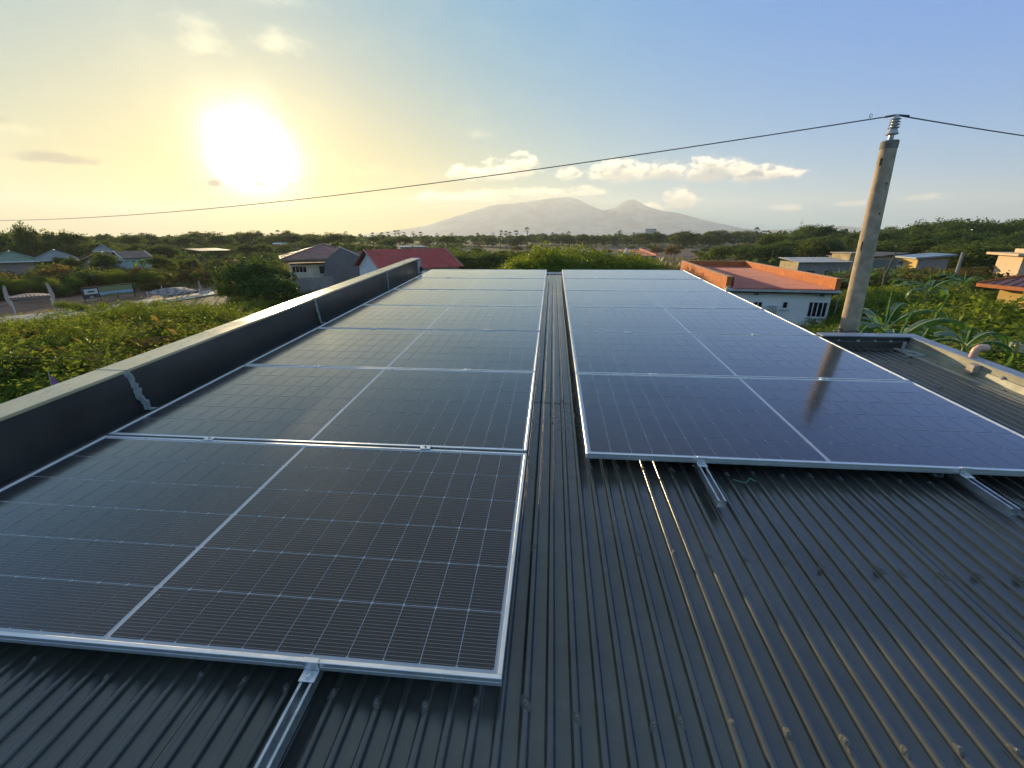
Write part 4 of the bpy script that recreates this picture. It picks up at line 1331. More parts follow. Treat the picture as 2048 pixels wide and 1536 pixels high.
def hip_house():
    h = House('hip_roofed_house', 'cream house with a maroon hip roof and a tall blank grey side wall', 571, 70.0, 722, 71.0, 10.0)
    xs = h.w
    xg, zt = h.loc(519 + 131, 520)
    h.walls(3.75, HM['cream'], z0=1.2)
    MB().box(-0.05, xs + .05, -0.004, h.d + .05, -0.2, 1.195).build('plinth', HM['grey'], h.o)
    ze = h.loc(560, 518, -0.9)[1]; zr = h.loc(660, 488, 4.5)[1]
    h.hip(ze, zr, HM['maroon'], over=1.1, ribs=26, trim=HM['tan'])
    MB().box(-1.0, xs + 1.0, -1.0, -0.1, ze - 0.55, ze - 0.25).build('soffit', mat('reddish_soffit', (0.25, 0.14, 0.11), 0.8), h.o)
    # tall firewall in front on the outer half
    pts = [(650, 610), (650, 521), (679, 494), (720, 513), (722, 610)]
    poly = [(h.loc(a, b, -1.35)[0], -1.35, max(-0.2, h.loc(a, b, -1.35)[1])) for a, b in pts]
    MB().prism(poly, (0, 0, 0), (0, 0.18, 0)).build('firewall', HM['dgrey'], h.o)
    e = [Vector(poly[2]), Vector(poly[3]), Vector(poly[4])]
    MB().tube([e[0] + Vector((0, .08, .04)), e[1] + Vector((.04, .08, .04)), e[2] + Vector((.04, .08, .04))], 0.07, 5).build('wall_trim', M['white_trim'], h.o)
    x0, z0 = h.loc(585, 546); x1, z1 = h.loc(612, 532); h.window(x0, x1, z0, z1, 4)
    x0, z0 = h.loc(640, 547); x1, z1 = h.loc(653, 532); h.opening(x0, x1, z0, z1, name='window_opening')
    x0, z0 = h.loc(586, 553); x1, z1 = h.loc(592, 549); MB().box(x0, x1, -.35, -.06, z0, z1).build('cooling_unit', HM['grey'], h.o)
    x0, z0 = h.loc(628, 540); MB().tube([(x0, -.08, 3.5), (x0, -.08, 1.2)], .05, 6).build('downpipe', HM['cream'], h.o)
    # garden wall
    g = House('garden_wall', 'stained grey concrete wall below the cream hip-roofed house', 543, 66.0, 655, 67.2, 0.22, cat='wall')
    zt = g.loc(560, 558)[1]
    n = 5
    for i in range(n):
        MB().box(g.w * i / n + .01, g.w * (i + 1) / n - .14, 0, 0.18, -0.2, zt - 0.1 * (i % 2)).build('wall_panel', HM['grey'], g.o)
        MB().box(g.w * (i + 1) / n - .14, g.w * (i + 1) / n + .01, -0.03, 0.21, -0.2, zt + .02).build('pier', HM['grey'], g.o)
    # lower wing behind on the outer side
    k = House('low_house', 'low cream house with maroon roof between the hip-roofed house and the red gable', 716, 76.0, 800, 78.0, 8.0)
    k.walls(k.loc(740, 520)[1], HM['cream'])
    k.hip(k.loc(740, 519, -.6)[1], k.loc(740, 500, 4)[1], HM['maroon'], over=0.7, ribs=14, trim=HM['tan'])
    x0, z0 = k.loc(716 + 5, 543); x1, z1 = k.loc(724, 533); k.opening(x0, x1, z0, z1, name='window_opening')
    x0, z0 = k.loc(729, 537); x1, z1 = k.loc(735, 530); k.window(x0, x1, z0, z1, 1)
hip_house()

def red_gable():
    h = House('red_roofed_house', 'house with a bright red ribbed gable roof and white gable end', 757, 47.0, 914, 50.5, 8.0)
    ze = h.loc(750, 541, -.5)[1]; zr = h.loc(800, 498, 4.0)[1]
    h.walls(ze - 0.1, HM['white'])
    h.gable(ze, zr, HM['red'], 'x', over=0.45, ribs=34, wallm=HM['white'], trim=mat('pinkish_trim', (0.42, 0.22, 0.19), 0.6))
    x0, z0 = h.loc(762, 566); x1, z1 = h.loc(780, 552)
    h.window(1.2, 2.6, 1.2, 2.4, 2)
red_gable()

def others():
    def simple(name, label, px0, D0, px1, D1, depth, ybase_eave, yridge, kind, rm, wm, over=0.5, ribs=12, **kw):
        h = House(name, label, px0, D0, px1, D1, depth)
        ze = h.loc((px0 + px1) / 2, ybase_eave, -over)[1]
        if kind == 'flat':
            h.walls(ze - 0.02, wm); h.flat(ze, ze + 0.22, rm, over, tilt=kw.get('tilt', 0))
        else:
            zr = h.loc((px0 + px1) / 2, yridge, depth / 2)[1]
            h.walls(ze - 0.05, wm)
            if kind == 'hip': h.hip(ze, zr, rm, over, ribs)
            else: h.gable(ze, zr, rm, kind[-1], over, ribs, wallm=wm, trim=kw.get('trim'))
        return h
    # sun side, left of the parapet
    h = simple('green_roofed_house', 'house with pale green hip roof at the sun-side edge of the view', -40, 104, 47, 104, 9, 523, 503, 'hip', HM['green'], HM['pink'], 0.7, 12)
    h.window(2.0, 3.4, 1.0, 2.0, 2)
    h = simple('grey_roofed_house', 'wide house with grey-blue hip roof behind the pale green roof', 60, 122, 132, 122, 11, 520, 500, 'hip', HM['slate'], HM['pink'], 0.7, 14)
    h.window(3.0, 4.4, 1.0, 2.0, 2)
    h = simple('gabled_house', 'brown gabled house with a small front gable among bushes', 147, 118, 205, 118, 9, 524, 506, 'gabley', HM['maroon'], HM['pink'], 0.7, 8, trim=HM['tan'])
    h.window(h.w * .35, h.w * .6, 1.0, 2.1, 2)
    h = simple('grey_hut', 'small pale grey pointed roof behind the brown gabled house', 180, 150, 214, 150, 6, 502, 489, 'hip', HM['slate'], HM['grey'], 0.5, 6)
    h = simple('long_roofed_house', 'long mauve-brown roofed house joining the brown gable and the pale blue wall', 200, 126, 236, 126, 9, 517, 503, 'gablex', HM['brown'], HM['cream'], 0.5, 8)
    h.window(1.0, 1.8, 1.3, 1.9, 1); h.window(2.6, 3.4, 1.3, 1.9, 1)
    h = simple('pale_walled_house', 'house with pale blue end wall and brown roof behind a palm', 235, 112, 288, 113, 8, 516, 502, 'gablex', HM['brown'], HM['lightblue'], 0.4, 8, trim=M['white_trim'])
    h.opening(-0.02, 0.9, 0.0, 1.8)
    h = House('open_shed', 'open shed with thin pale lean-to roof on posts among bushes', 393, 95, 452, 97, 5, cat='shed')
    z = h.loc(400, 503)[1]
    h.flat(z, z + 0.12, HM['tan'], 0.2, tilt=0.3)
    for x in (0.2, h.w * .45, h.w * .55, h.w - .2):
        for y in (.2, 4.6): MB().tube([(x, y, -.1), (x, y, z + .05)], 0.07, 6).build('post', M['wood'], h.o)
    h = simple('white_roofed_building', 'far low building with a glaring white roof behind the hip-roofed house', 544, 240, 570, 240, 10, 489, 0, 'flat', M['white_trim'], HM['grey'], 0.4, tilt=1.0)
    h = simple('low_building', 'far low grey-roofed building right of the glaring white roof', 573, 230, 590, 232, 8, 492, 0, 'flat', HM['slate'], HM['pink'], 0.4, tilt=0.6)
    h = simple('low_building', 'far pale roof showing above the red gable ridge', 800, 190, 850, 192, 9, 495, 0, 'flat', HM['slate'], HM['grey'], 0.4, tilt=0.5)
    # centre
    h = simple('grey_gabled_barn', 'grey gabled barn roof half hidden by the dense green trees', 1165, 80, 1212, 82, 12, 516, 497, 'gabley', HM['slate'], HM['dgrey'], 0.4, 10)
    h = House('dark_walled_house', 'dark grey walled house with small red roof behind young trees', 1245, 72, 1316, 74, 8)
    z = h.loc(1290, 512)[1]
    h.walls(z, HM['dgrey'])
    f = MB(); h.slope(f, (h.w * .35, 0.1, z + .02), (h.w + .1, 0.1, z + .02), (h.w * .35, 7.5, z + 0.75), (h.w + .1, 7.5, z + 0.75), 8)
    f.build('roof', HM['red'], h.o)
    MB().prism([(h.w + .1, 0, z), (h.w + .1, 7.6, z), (h.w + .1, 7.6, z + 1.0), (h.w + .1, 0, z + 0.2)], (0, 0, 0), (.15, 0, 0)).build('parapet', mat('bright_red_edge', (0.5, 0.06, 0.04), 0.7), h.o)
    MB().prism([(0.2, -.1, z), (h.w * .3, -.1, z), (h.w * .14, -.1, z + 1.2)], (0, 0, 0), (0, .2, 0)).build('gable_wall', HM['white'], h.o)
    h.window(1.0, 2.0, 0.8, 1.9, 2)
    # pole side
    h = House('block_house', 'unpainted block house with a pale blue sheet roof behind the orange parapet', 1571, 89, 1609, 85, 8.5)
    z = h.loc(1590, 524)[1]
    h.walls(z, HM['adobe'])
    MB().box(h.w + .003, h.w + .06, 0.0, h.d, -.2, z - .03).build('side_wall', HM['grey'], h.o)  # grey layer over the ochre wall puts this side's shade into colour
    f = MB(); h.slope(f, (-.3, -0.3, z + .55), (-.3, h.d + .4, z + .55), (h.w + .5, -.3, z + .03), (h.w + .5, h.d + .4, z + .03), 12)
    f.build('roof', HM['blue'], h.o)
    MB().box(-.2, h.w * .8, h.d + .45, h.d + 3.4, -.2, z + 1.25).build('upper_room', HM['adobe'], h.o)
    MB().box(-.5, h.w * .9, h.d + .2, h.d + 3.7, z + 1.253, z + 1.42).build('slab', HM['block'], h.o)
    h.window(1.0, 2.0, .9, 2.0, 2)
    f = MB()
    for y0 in (1.6, 4.6): f.box(h.w + .061, h.w + .09, y0, y0 + 1.3, .9, 2.1)
    f.build('window_opening', M['opening'], h.o)
    h = House('ochre_house', 'unfinished ochre block house with a tan sheet roof behind the utility pole', 1668, 106, 1738, 100, 8)
    z = h.loc(1700, 514)[1]
    h.walls(z, HM['adobe'])
    MB().box(h.w + .003, h.w + .06, 0.0, h.d, -.2, z - .35).build('side_wall', HM['grey'], h.o)  # thin grey facing carries the shade of this side in its colour
    f = MB(); h.slope(f, (-.3, -.4, z + .08), (h.w + .5, -.4, z + .08), (-.3, h.d, z + .8), (h.w + .5, h.d, z + .8), 14)
    f.build('roof', HM['tan'], h.o)
    h.window(2.0, 3.2, 0.8, 1.9, 2); h.window(5.2, 6.4, .8, 1.9, 2)
    h = House('yellow_house', 'small yellow walled house under a blue-grey sheet roof', 1811, 91, 1851, 86.5, 3.6)
    z = h.loc(1835, 518)[1]
    h.walls(z, HM['yellow'])
    MB().box(h.w + .003, h.w + .06, .05, h.d, -.2, z - .05).build('side_wall', HM['grey'], h.o)  # grey skin on the yellow box, the shaded face painted in
    h.flat(z + .004, z + 0.22, HM['blue'], 0.5, tilt=0.5)
    MB().box(h.w + .061, h.w + .09, 1.6, 2.5, .7, 2.1).build('door', M['opening'], h.o); h.window(0.2, 1.6, z - 1.2, z - .4, 3)
    h = House('lime_box', 'lime green boxy building peeping over the blue-grey sheet roof', 1864, 106, 1890, 106, 5)
    z = h.loc(1870, 504)[1]; h.walls(z, HM['lime']); h.flat(z + .004, z + .15, HM['brown'], .2)
    h = House('peach_house', 'peach house with flat overhanging roof near the view edge among trees', 2012, 85, 2064, 80, 7)
    z = h.loc(2030, 511)[1]; h.walls(z, HM['peach']); h.flat(z + .004, z + .28, HM['peach'], .9); MB().box(.8, 4.0, 1, 4, z + .29, z + .75).build('roof_box', HM['peach'], h.o)
    h.window(1.6, 3.0, 1.0, 2.1, 2)
    h = House('brown_roofed_house', 'yellow house with dark brown hip roof and orange fascia', 2040, 44, 2400, 39.5, 9)
    ze = h.loc(1972, 568, -.8)[1]; h.walls(ze - .25, HM['yellow'])
    h.hip(ze, ze + 2.0, HM['brown'], .8, 30, trim=HM['orange'])
    h.window(1.4, 2.8, 1.0, 2.1, 2)
    # close neighbours just outside the side wall
    h = House('white_outbuilding', 'small white outbuilding with dark flat roof just beyond the side wall', 1886, 25.0, 1972, 25.0, 3.0, cat='outbuilding')
    zt = h.loc(1930, 690)[1]; h.walls(zt, HM['white']); h.flat(zt + .004, zt + .10, mat('dark_felt', (0.05, 0.05, 0.055), 0.8), .12)
    x0, z0 = h.loc(1935, 712); x1, z1 = h.loc(1941, 703)
    for k in range(3): MB().box(1.0 + .30 * k, 1.16 + .30 * k, -.03, .02, zt - .38, zt - .18).build('vent', M['opening'], h.o)
    h = House('cement_shed', 'weathered bare cement shed with slab roof beside the white outbuilding', 1976, 22.0, 2300, 22.0, 3.0, cat='shed')
    zt = h.loc(2010, 704)[1]; h.walls(zt, HM['block']); h.flat(zt + .004, zt + .08, HM['block'], .1)
    # loose cable sagging between them
    a = h.A + Vector((0, 0, zt - .25)); b = spot(1885, 24.6, zt + .05)
    f = MB().tube(sag(b, a + Vector((.3, -.3, 0)), .05, 12) + sag(a + Vector((.3, -.3, 0)), spot(2300, 21.6, zt - .6), .05, 10)[1:], 0.018, 6)
    tag(f.build('black_cable', M['rubber']), 'black cable sagging across the white outbuilding wall', 'cable')
    # far white roofs and specks on the plain
    for (px, D, w, y0, y1, lab, mm, cat) in ((1374, 330, 9, 487, 482, 'tiny cream hut far out on the bare field', 'cream', 'hut'), (1452, 250, 6, 508, 496, 'small white shrine-like hut on the bare field', 'white', 'hut'),
                                        (1540, 190, 17, 512, 505, 'pale green low shed beyond the orange parapet', 'lime', 'shed'), (1300, 520, 20, 466, 458, 'pale cream block rising above the far trees', 'cream', 'building'),
                                        (1467, 420, 8, 478, 474, 'white speck of a roof inside the far woods', 'white', 'building')):
        h = House('far_hut', lab, px - w / 2, D, px + w / 2, D, D * w / 1100, cat=cat)
        z = h.loc(px, y1)[1]
        h.walls(z, HM[mm]); h.flat(z + .01, z + .3, M['white_trim'], .3)
others()

def antenna():
    p = spot(1598, 620)
    o = thing('radio_mast', 'thin lattice radio mast rising above the dark woods', 'mast', p)
    H_ = at(1598, 437, 620)[2]
    f = MB()
    for (x, y) in ((-.8, -.5), (.8, -.5), (0, .9)): f.tube([(x, y, 0), (x * .35, y * .35, H_ * .8), (x * .3, y * .3, H_ * .9)], 0.16, 4)
    for i in range(14):
        z = H_ * .85 * i / 14; k = 1 - .65 * i / 14; k2 = 1 - .65 * (i + 1) / 14; z2 = H_ * .85 * (i + 1) / 14
        f.tube([(-.8 * k, -.5 * k, z), (.8 * k2, -.5 * k2, z2), (0, .9 * k2, z2), (-.8 * k, -.5 * k, z)], 0.08, 4)
    f.build('mast', M['galv'], o)
    MB().tube([(0, 0, H_ * .88), (0, 0, H_)], 0.12, 5).build('whip', M['galv'], o)
    f = MB()
    for z in (.78, .84): f.tube([(-2.4, 0, H_ * z), (2.4, 0, H_ * z)], .2, 4)
    f.build('antenna_arm', M['galv'], o)
antenna()

# ------------------------------------------------------------------ roadside: tarpaulin board, tents, flags
def board():
    h = House('billboard', 'dark framed tarpaulin billboard with a printed landscape beside the clearing', 128, 74, 234, 77, 0.1, cat='billboard')
    x1, zb = h.loc(234, 608); _, zt = h.loc(180, 576)
    zb = max(zb, 0.5)
    xm = h.w * .30
    MB().box(0, xm, 0, .06, zb, zt).build('text_panel', mat('dark_print', (0.045, 0.047, 0.055), .6), h.o)
    m, b = principled('printed_landscape', (.3, .3, .2), .5)
    t = NT(m.node_tree); tc = t.node('ShaderNodeTexCoord'); sp = t.node('ShaderNodeSeparateXYZ'); t.l.new(tc.outputs['Generated'], sp.inputs[0])
    n = t.noise(tc.outputs['Generated'], 5, 5, .6)
    zz = t.m('ADD', sp.outputs[2], t.m('MULTIPLY', t.m('SUBTRACT', n, .5), .5))
    c = t.mix(t.smooth(zz, .45, .55), t.mix(t.smooth(zz, .18, .26), (.17, .19, .06, 1), (.33, .48, .60, 1)), (.24, .27, .12, 1))
    t.l.new(c, b.inputs['Base Color'])
    MB().box(xm + .004, h.w, 0, .06, zb, zt).build('picture_panel', m, h.o)
    f = MB(); f.box(-.08, h.w + .08, -.03, .09, zt + .003, zt + .1); f.box(-.1, -.004, -.03, .09, 0, zt); f.box(h.w + .004, h.w + .1, -.03, .09, 0, zt)
    for x in (h.w * .3, h.w * .65): f.box(x, x + .1, .1, .2, 0, zt)
    f.build('frame', M['opening'], h.o)
    MB().prism([(h.w + .1, .1, zt), (h.w + .2, .1, zt), (h.w + 1.6, .1, 0), (h.w + 1.5, .1, 0)], (0, 0, 0), (0, .1, 0)).build('brace', M['wood'], h.o)
    MB().box(.1, xm - .15, -.02, -.002, zt - .75, zt - .12).build('title_plate', M['white_trim'], h.o)
    g = MB(); g.box(.45, xm - .5, -.03, -.021, zt - .52, zt - .36); g.build('title_strip', M['opening'], h.o)
    r = random.Random(4)
    for k, (wd, hh) in enumerate(((.55, .14), (.8, .09), (.6, .07), (.75, .07), (.5, .09))):
        z = zt - 1.15 - .32 * k
        MB().box(.5, .5 + (xm - .8) * wd, -.02, -.002, z, z + hh).build('print_line', mat('print_grey', (.42, .42, .42), .6), h.o)
board()
def tent(px0, D0, px1, D1, label, ytop, ybot, m):
    h = House('flag_tent', label, px0, D0, px1, D1, 2.6, cat='tent')
    zt = h.loc((px0 + px1) / 2, ytop)[1]; zb = max(0.25, h.loc((px0 + px1) / 2, ybot)[1])
    # scalloped awning sloping down towards the viewer
    f = MB(); n = 26
    vs = []
    for i in range(n + 1):
        x = h.w * i / n
        s = .10 * abs(math.sin(i * math.pi / 2.6))
        crown = .22 * math.sin(math.pi * i / n)
        vs += [(x, 2.2, zt + crown), (x, 1.1, (zt + zb) / 2 + crown * .8 + .1), (x, 0, zb + .25 + s), (x, -.01, zb + s)]
    fs = []
    for i in range(n):
        for k in range(3): fs.append((i * 4 + k, i * 4 + 4 + k, i * 4 + 5 + k, i * 4 + 1 + k))
    f.add(vs, fs)
    o = f.build('awning', m, h.o)
    sm = o.modifiers.new('thickness', 'SOLIDIFY'); sm.thickness = 0.03
    for x in (0, h.w):
        MB().tube([(x, 0, -.1), (x, 0, zt - .2)], .05, 6).build('post', M['white_trim'], h.o)
        MB().tube([(x, 2.2, -.1), (x, 2.2, zt + .1)], .05, 6).build('post', M['white_trim'], h.o)
        # pointed feather flag at each end
        g = MB(); sgn = -1 if x == 0 else 1
        prof = [(0, zb - .5, .05), (.05, zb + .3, .16), (0, zb + 1.0, .15), (-.06, zb + 1.6, .08), (-.10, zt + 0.9, .015)]
        vs = []
        for (dx, z, w) in prof: vs += [(x + sgn * (.12 + dx - w), -.12, z), (x + sgn * (.12 + dx + w), -.16, z)]
        fs = [(2 * i, 2 * i + 1, 2 * i + 3, 2 * i + 2) for i in range(4)]
        g.add(vs, fs)
        o = g.build('feather_flag', mat('pinkish_white_cloth', (.50, .38, .34), .8, var=.1), h.o)
        sm = o.modifiers.new('thickness', 'SOLIDIFY'); sm.thickness = 0.02
def check_cloth():
    m, b = principled('checked_cloth', (.5, .4, .4), .8)
    t = NT(m.node_tree); tc = t.node('ShaderNodeTexCoord'); ck = t.node('ShaderNodeTexChecker'); t.l.new(tc.outputs['Object'], ck.inputs['Vector'])
    ck.inputs['Scale'].default_value = 1.5; ck.inputs['Color1'].default_value = (.34, .27, .25, 1); ck.inputs['Color2'].default_value = (.12, .10, .10, 1)
    t.l.new(ck.outputs[0], b.inputs['Base Color'])
    return m
tent(294, 70, 372, 74, 'grey checked awning between two feather flags beside the road', 584, 600, check_cloth())
tent(-30, 68, 57, 68, 'pale draped awning with feather flags at the edge of the clearing', 598, 603, mat('draped_cloth', (.22, .15, .13), .8, var=.15))
for k, (px, y0, y1, D) in enumerate(((102, 775, 742, 15.0),)):
    a, b = Vector(at(px + 3, y0, D)), Vector(at(px - 6, y1, D))
    f = MB(); f.tube([(a.x, a.y, 0), tuple(a), tuple(b)], [.02, .018, .012], 6)
    o = thing('flag_pole', 'small violet pennant on a thin pole outside the long parapet', 'flag', (a.x, a.y, 0))
    f.v = [(x - a.x, y - a.y, z) for x, y, z in f.v]
    f.build('pole', M['galv'], o)
    d = b - a
    r = Vector((.95, .3, 0))
    g = MB(); vs = []
    for i in range(7):
        t = i / 6
        q = Vector((0, 0, a.z)) + d * (0.78 * t)
        w = .17 * (1 - t) ** .8 + .012
        vs += [tuple(q), tuple(q + r * w + Vector((0, .02 * math.sin(5 * t), 0))), ]
    g.add(vs, [(2 * i, 2 * i + 1, 2 * i + 3, 2 * i + 2) for i in range(6)])
    fl = g.build('pennant', mat('violet_cloth', (.32, .12, .36), .7, var=.1), o)
    sm = fl.modifiers.new('thickness', 'SOLIDIFY'); sm.thickness = 0.01

# ------------------------------------------------------------------ planting
# lush shrubs just outside the parapet
MK_THICK = [(-100, 'outside the frame edge'), (30, 'below the draped awning'), (170, 'below the billboard'), (330, 'below the checked awning'), (470, 'below the garden wall')]
MK_SUN = [(0, 'by the green-roofed house'), (95, 'by the grey-roofed house'), (170, 'by the brown gabled house'), (260, 'by the pale blue wall'), (420, 'by the open shed'), (560, 'by the glaring white roof'), (660, 'above the hip-roofed house'), (760, 'above the red gable roof')]
MK_POLE = [(1530, 'by the pale post'), (1598, 'below the radio mast'), (1680, 'behind the ochre house'), (1760, 'beside the pole shaft'), (1840, 'behind the yellow house'), (1930, 'above the grey post'), (2030, 'above the peach house')]
MK_MID = [(1725, 'beside the pole'), (1790, 'by the dead trunk'), (1850, 'below the yellow house'), (1940, 'below the grey post')]
MK_FAR = [(900, 'beyond the red gable end'), (1030, 'among the skyline palms'), (1130, 'under the main peak'), (1255, 'under the second peak'), (1380, 'beyond the cream hut'), (1500, 'beyond the green shed')]
top1 = interp((-200, 640), (0, 638), (30, 628), (60, 612), (125, 611), (200, 606), (230, 600), (275, 597), (325, 606), (400, 602), (430, 600), (470, 612), (560, 640), (640, 628), (720, 600))
THICK = [('bright lane-side thicket shrub', 'thicket shrubs along the lane'),
         ('leafy mid-thicket shrub', 'shrubs in the middle of the thicket'),
         ('shadowed shrub hugging the long parapet', 'shrubs against the parapet')]
band('shrub', 30, -190, 470, 26, 40, top1, *THICK[0], marks=MK_THICK, wide=1.15, hmax=4.3, hmin=1.2, jitter=11)
band('shrub', 30, -190, 560, 16, 25, lambda px: top1(px) + 46, *THICK[1], marks=MK_THICK, wide=1.05, hmax=4.2, hmin=1.0, jitter=26)
band('bush', 12, -150, 540, 17, 34, lambda px: top1(px) + 34, 'olive thicket bush', 'olive bushes in the thicket', marks=MK_THICK, wide=1.1, hmax=4.0, hmin=1.0, jitter=24)
band('shrub', 14, -150, 380, 10.5, 14, lambda px: top1(px) + 120, *THICK[2], marks=MK_THICK, wide=0.95, hmax=3.6, hmin=1.0, jitter=26)
band('shrub', 16, -80, 450, 82, 96, interp((-80, 548), (200, 546), (450, 540)), 'sunlit shrub behind the clearing', 'sunlit shrubs behind the clearing', marks=MK_SUN, wide=1.0, hmin=1.5, hmax=4.5, jitter=10)
band('tree', 14, -120, 440, 98, 124, interp((-120, 520), (80, 518), (140, 512), (220, 516), (300, 506), (440, 512)), 'tree between the sun-side houses', 'trees between the sun-side houses', marks=MK_SUN, wide=0.9, hmin=2.5, hmax=6, jitter=10)
band('shrub', 11, 58, 300, 58, 64, interp((58, 604), (130, 612), (180, 610), (300, 606)), 'lane-side bush', 'bushes along the lane', marks=MK_THICK, wide=1.1, hmax=3.2, hmin=1.0, jitter=8)
band('bush', 12, -60, 420, 84, 92, interp((-60, 566), (60, 572), (250, 568), (420, 560)), 'bush at the back of the clearing', 'bushes at the back of the clearing', marks=MK_THICK, wide=1.2, hmax=3.2, hmin=1.0, jitter=8)
band('shrub', 16, 430, 760, 40, 60, interp((430, 590), (520, 600), (600, 600), (720, 585)), 'low yellow-green shrub', 'shrubs below the hip-roofed house', marks=[(460, 'by the dim trees'), (580, 'below the garden wall'), (700, 'below the grey firewall')], wide=1.3, hmin=1.0, hmax=2.6)
# big dim trees between the clearing and the hip-roofed house
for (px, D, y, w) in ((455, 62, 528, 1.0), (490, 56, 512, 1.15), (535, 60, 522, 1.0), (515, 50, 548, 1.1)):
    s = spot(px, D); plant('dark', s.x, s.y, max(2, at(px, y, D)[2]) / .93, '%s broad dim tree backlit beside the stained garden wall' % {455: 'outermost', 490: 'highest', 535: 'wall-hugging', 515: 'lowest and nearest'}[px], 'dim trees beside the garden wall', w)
s = spot(432, 56); plant('shrub', s.x, s.y, at(432, 560, 56)[2] / .93, 'slim yellow-green sapling standing apart beyond the checked awning', None, 0.75)
band('bush', 40, -160, 470, 86, 108, interp((-160, 545), (60, 535), (140, 530), (200, 536), (300, 540), (470, 545)), 'bush on the clearing edge', 'bushes on the clearing edge', marks=MK_SUN, wide=1.3, hmin=1.2, hmax=4.5, avoid=((380, 460, 88, 108), (-60, 60, 95, 110)))
band('bush', 30, -160, 480, 108, 126, interp((-160, 535), (0, 540), (100, 528), (200, 532), (300, 528), (480, 520)), 'bush close to the houses', 'bushes close to the sun-side houses', marks=MK_SUN, wide=1.3, hmin=1.2, hmax=4.5, avoid=((-60, 300, 100, 130),))
band('tree', 46, -200, 760, 150, 215, interp((-200, 480), (0, 482), (120, 480), (300, 494), (400, 492), (560, 490), (760, 488)), 'front woodland tree', 'front woodland trees', marks=MK_SUN, wide=1.3, hmin=3, hmax=9, jitter=5)
band('tree', 44, -200, 900, 220, 330, interp((-200, 474), (100, 471), (210, 472), (320, 474), (390, 465), (480, 466), (620, 467), (740, 472), (900, 474)), 'hazy skyline tree', 'hazy skyline trees', marks=MK_SUN, wide=1.35, hmin=4, hmax=12, jitter=6)
s = spot(50, 150); plant('tree', s.x, s.y, at(50, 445, 150)[2] / .95, 'tall airy tree standing above the sun-side skyline', None, 0.6)
for (px, y) in ((88, 460), (128, 458), (150, 464), (5, 462)):
    s = spot(px, 165); plant('tree', s.x, s.y, at(px, y, 165)[2] / .95, {88: 'highest round-headed tree beyond the grey-roofed house', 128: 'second round-headed tree, above the gap beside the grey-roofed house', 150: 'lower round-headed tree over the brown gable', 5: 'round-headed tree on the frame side of the tall airy tree'}[px], 'round-headed skyline trees', 0.7)
for (px, D, y) in ((395, 300, 464), (480, 320, 463), (622, 300, 465)):
    s = spot(px, D); plant('tree', s.x, s.y, at(px, y, D)[2] / .95, 'broad domed tree on the skyline below the sun', 'domed skyline trees below the sun', 1.6)
# belt behind the roof's high edge
band('shrub', 26, 880, 1100, 36, 62, interp((880, 520), (960, 528), (1040, 522), (1100, 512)), 'low bush behind the roof edge', 'bushes behind the roof edge', marks=[(900, 'beside the red gable end'), (980, 'behind the parapet-side array'), (1090, 'near the gap')], wide=1.3, hmin=1.2, hmax=3.6)
band('tree', 22, 880, 1090, 66, 118, interp((880, 500), (940, 496), (1000, 502), (1060, 505), (1090, 505)), 'loose tree behind the roof edge', 'trees behind the roof edge', marks=[(900, 'beside the red gable end'), (960, 'behind the parapet-side array'), (1060, 'near the gap')], wide=1.3, hmin=2, hmax=5)
band('near', 14, 1062, 1240, 42, 58, interp((1062, 506), (1085, 492), (1120, 497), (1160, 495), (1200, 504), (1240, 520)), 'dense glossy tree behind the arrays', 'dense green trees behind the arrays', marks=[(1090, 'next to the gap'), (1190, 'before the grey barn roof')], wide=1.05, hmin=3, hmax=7)
band('near', 7, 1235, 1300, 44, 60, interp((1235, 516), (1262, 498), (1300, 524)), 'young leafy tree', 'young trees before the dark walled house', marks=[(1240, 'beside the dark walled house'), (1285, 'in front of the dark walled house')], wide=0.8, hmin=2, hmax=6)
band('bush', 9, 1300, 1400, 60, 95, 530, 'dark bush', 'bushes at the edge of the bare field', marks=[(1320, 'between dark walled house and bare post'), (1380, 'beside the orange parapet corner')], wide=1.2, hmin=1.5, hmax=3)
s = spot(1347, 170); plant('bush', s.x, s.y, 4.6, 'lone round tree on the bare field', None, 0.9)
band('bush', 16, 1010, 1500, 180, 300, 494, 'scrub bush on the bare field', 'scrub on the bare field', marks=[(1060, 'below the skyline palms'), (1250, 'behind the dark walled house'), (1370, 'around the cream hut'), (1460, 'around the white hut')], wide=1.2, hmin=1.2, hmax=3.5)
band('tree', 26, 1400, 1580, 120, 200, interp((1400, 505), (1440, 498), (1480, 490), (1540, 494), (1580, 486)), 'sunlit tree beyond the orange parapet', 'sunlit trees beyond the orange parapet', marks=[(1420, 'at the field end'), (1490, 'at its middle'), (1560, 'next to the block house')], wide=1.15, hmin=3, hmax=8)
band('dark', 34, 900, 1560, 300, 420, interp((900, 474), (1000, 472), (1100, 471), (1200, 471), (1300, 468), (1400, 464), (1480, 463), (1560, 466)), 'tree of the far dark line', 'trees of the far dark line', marks=MK_FAR, wide=1.5, hmin=6, hmax=13, jitter=5)
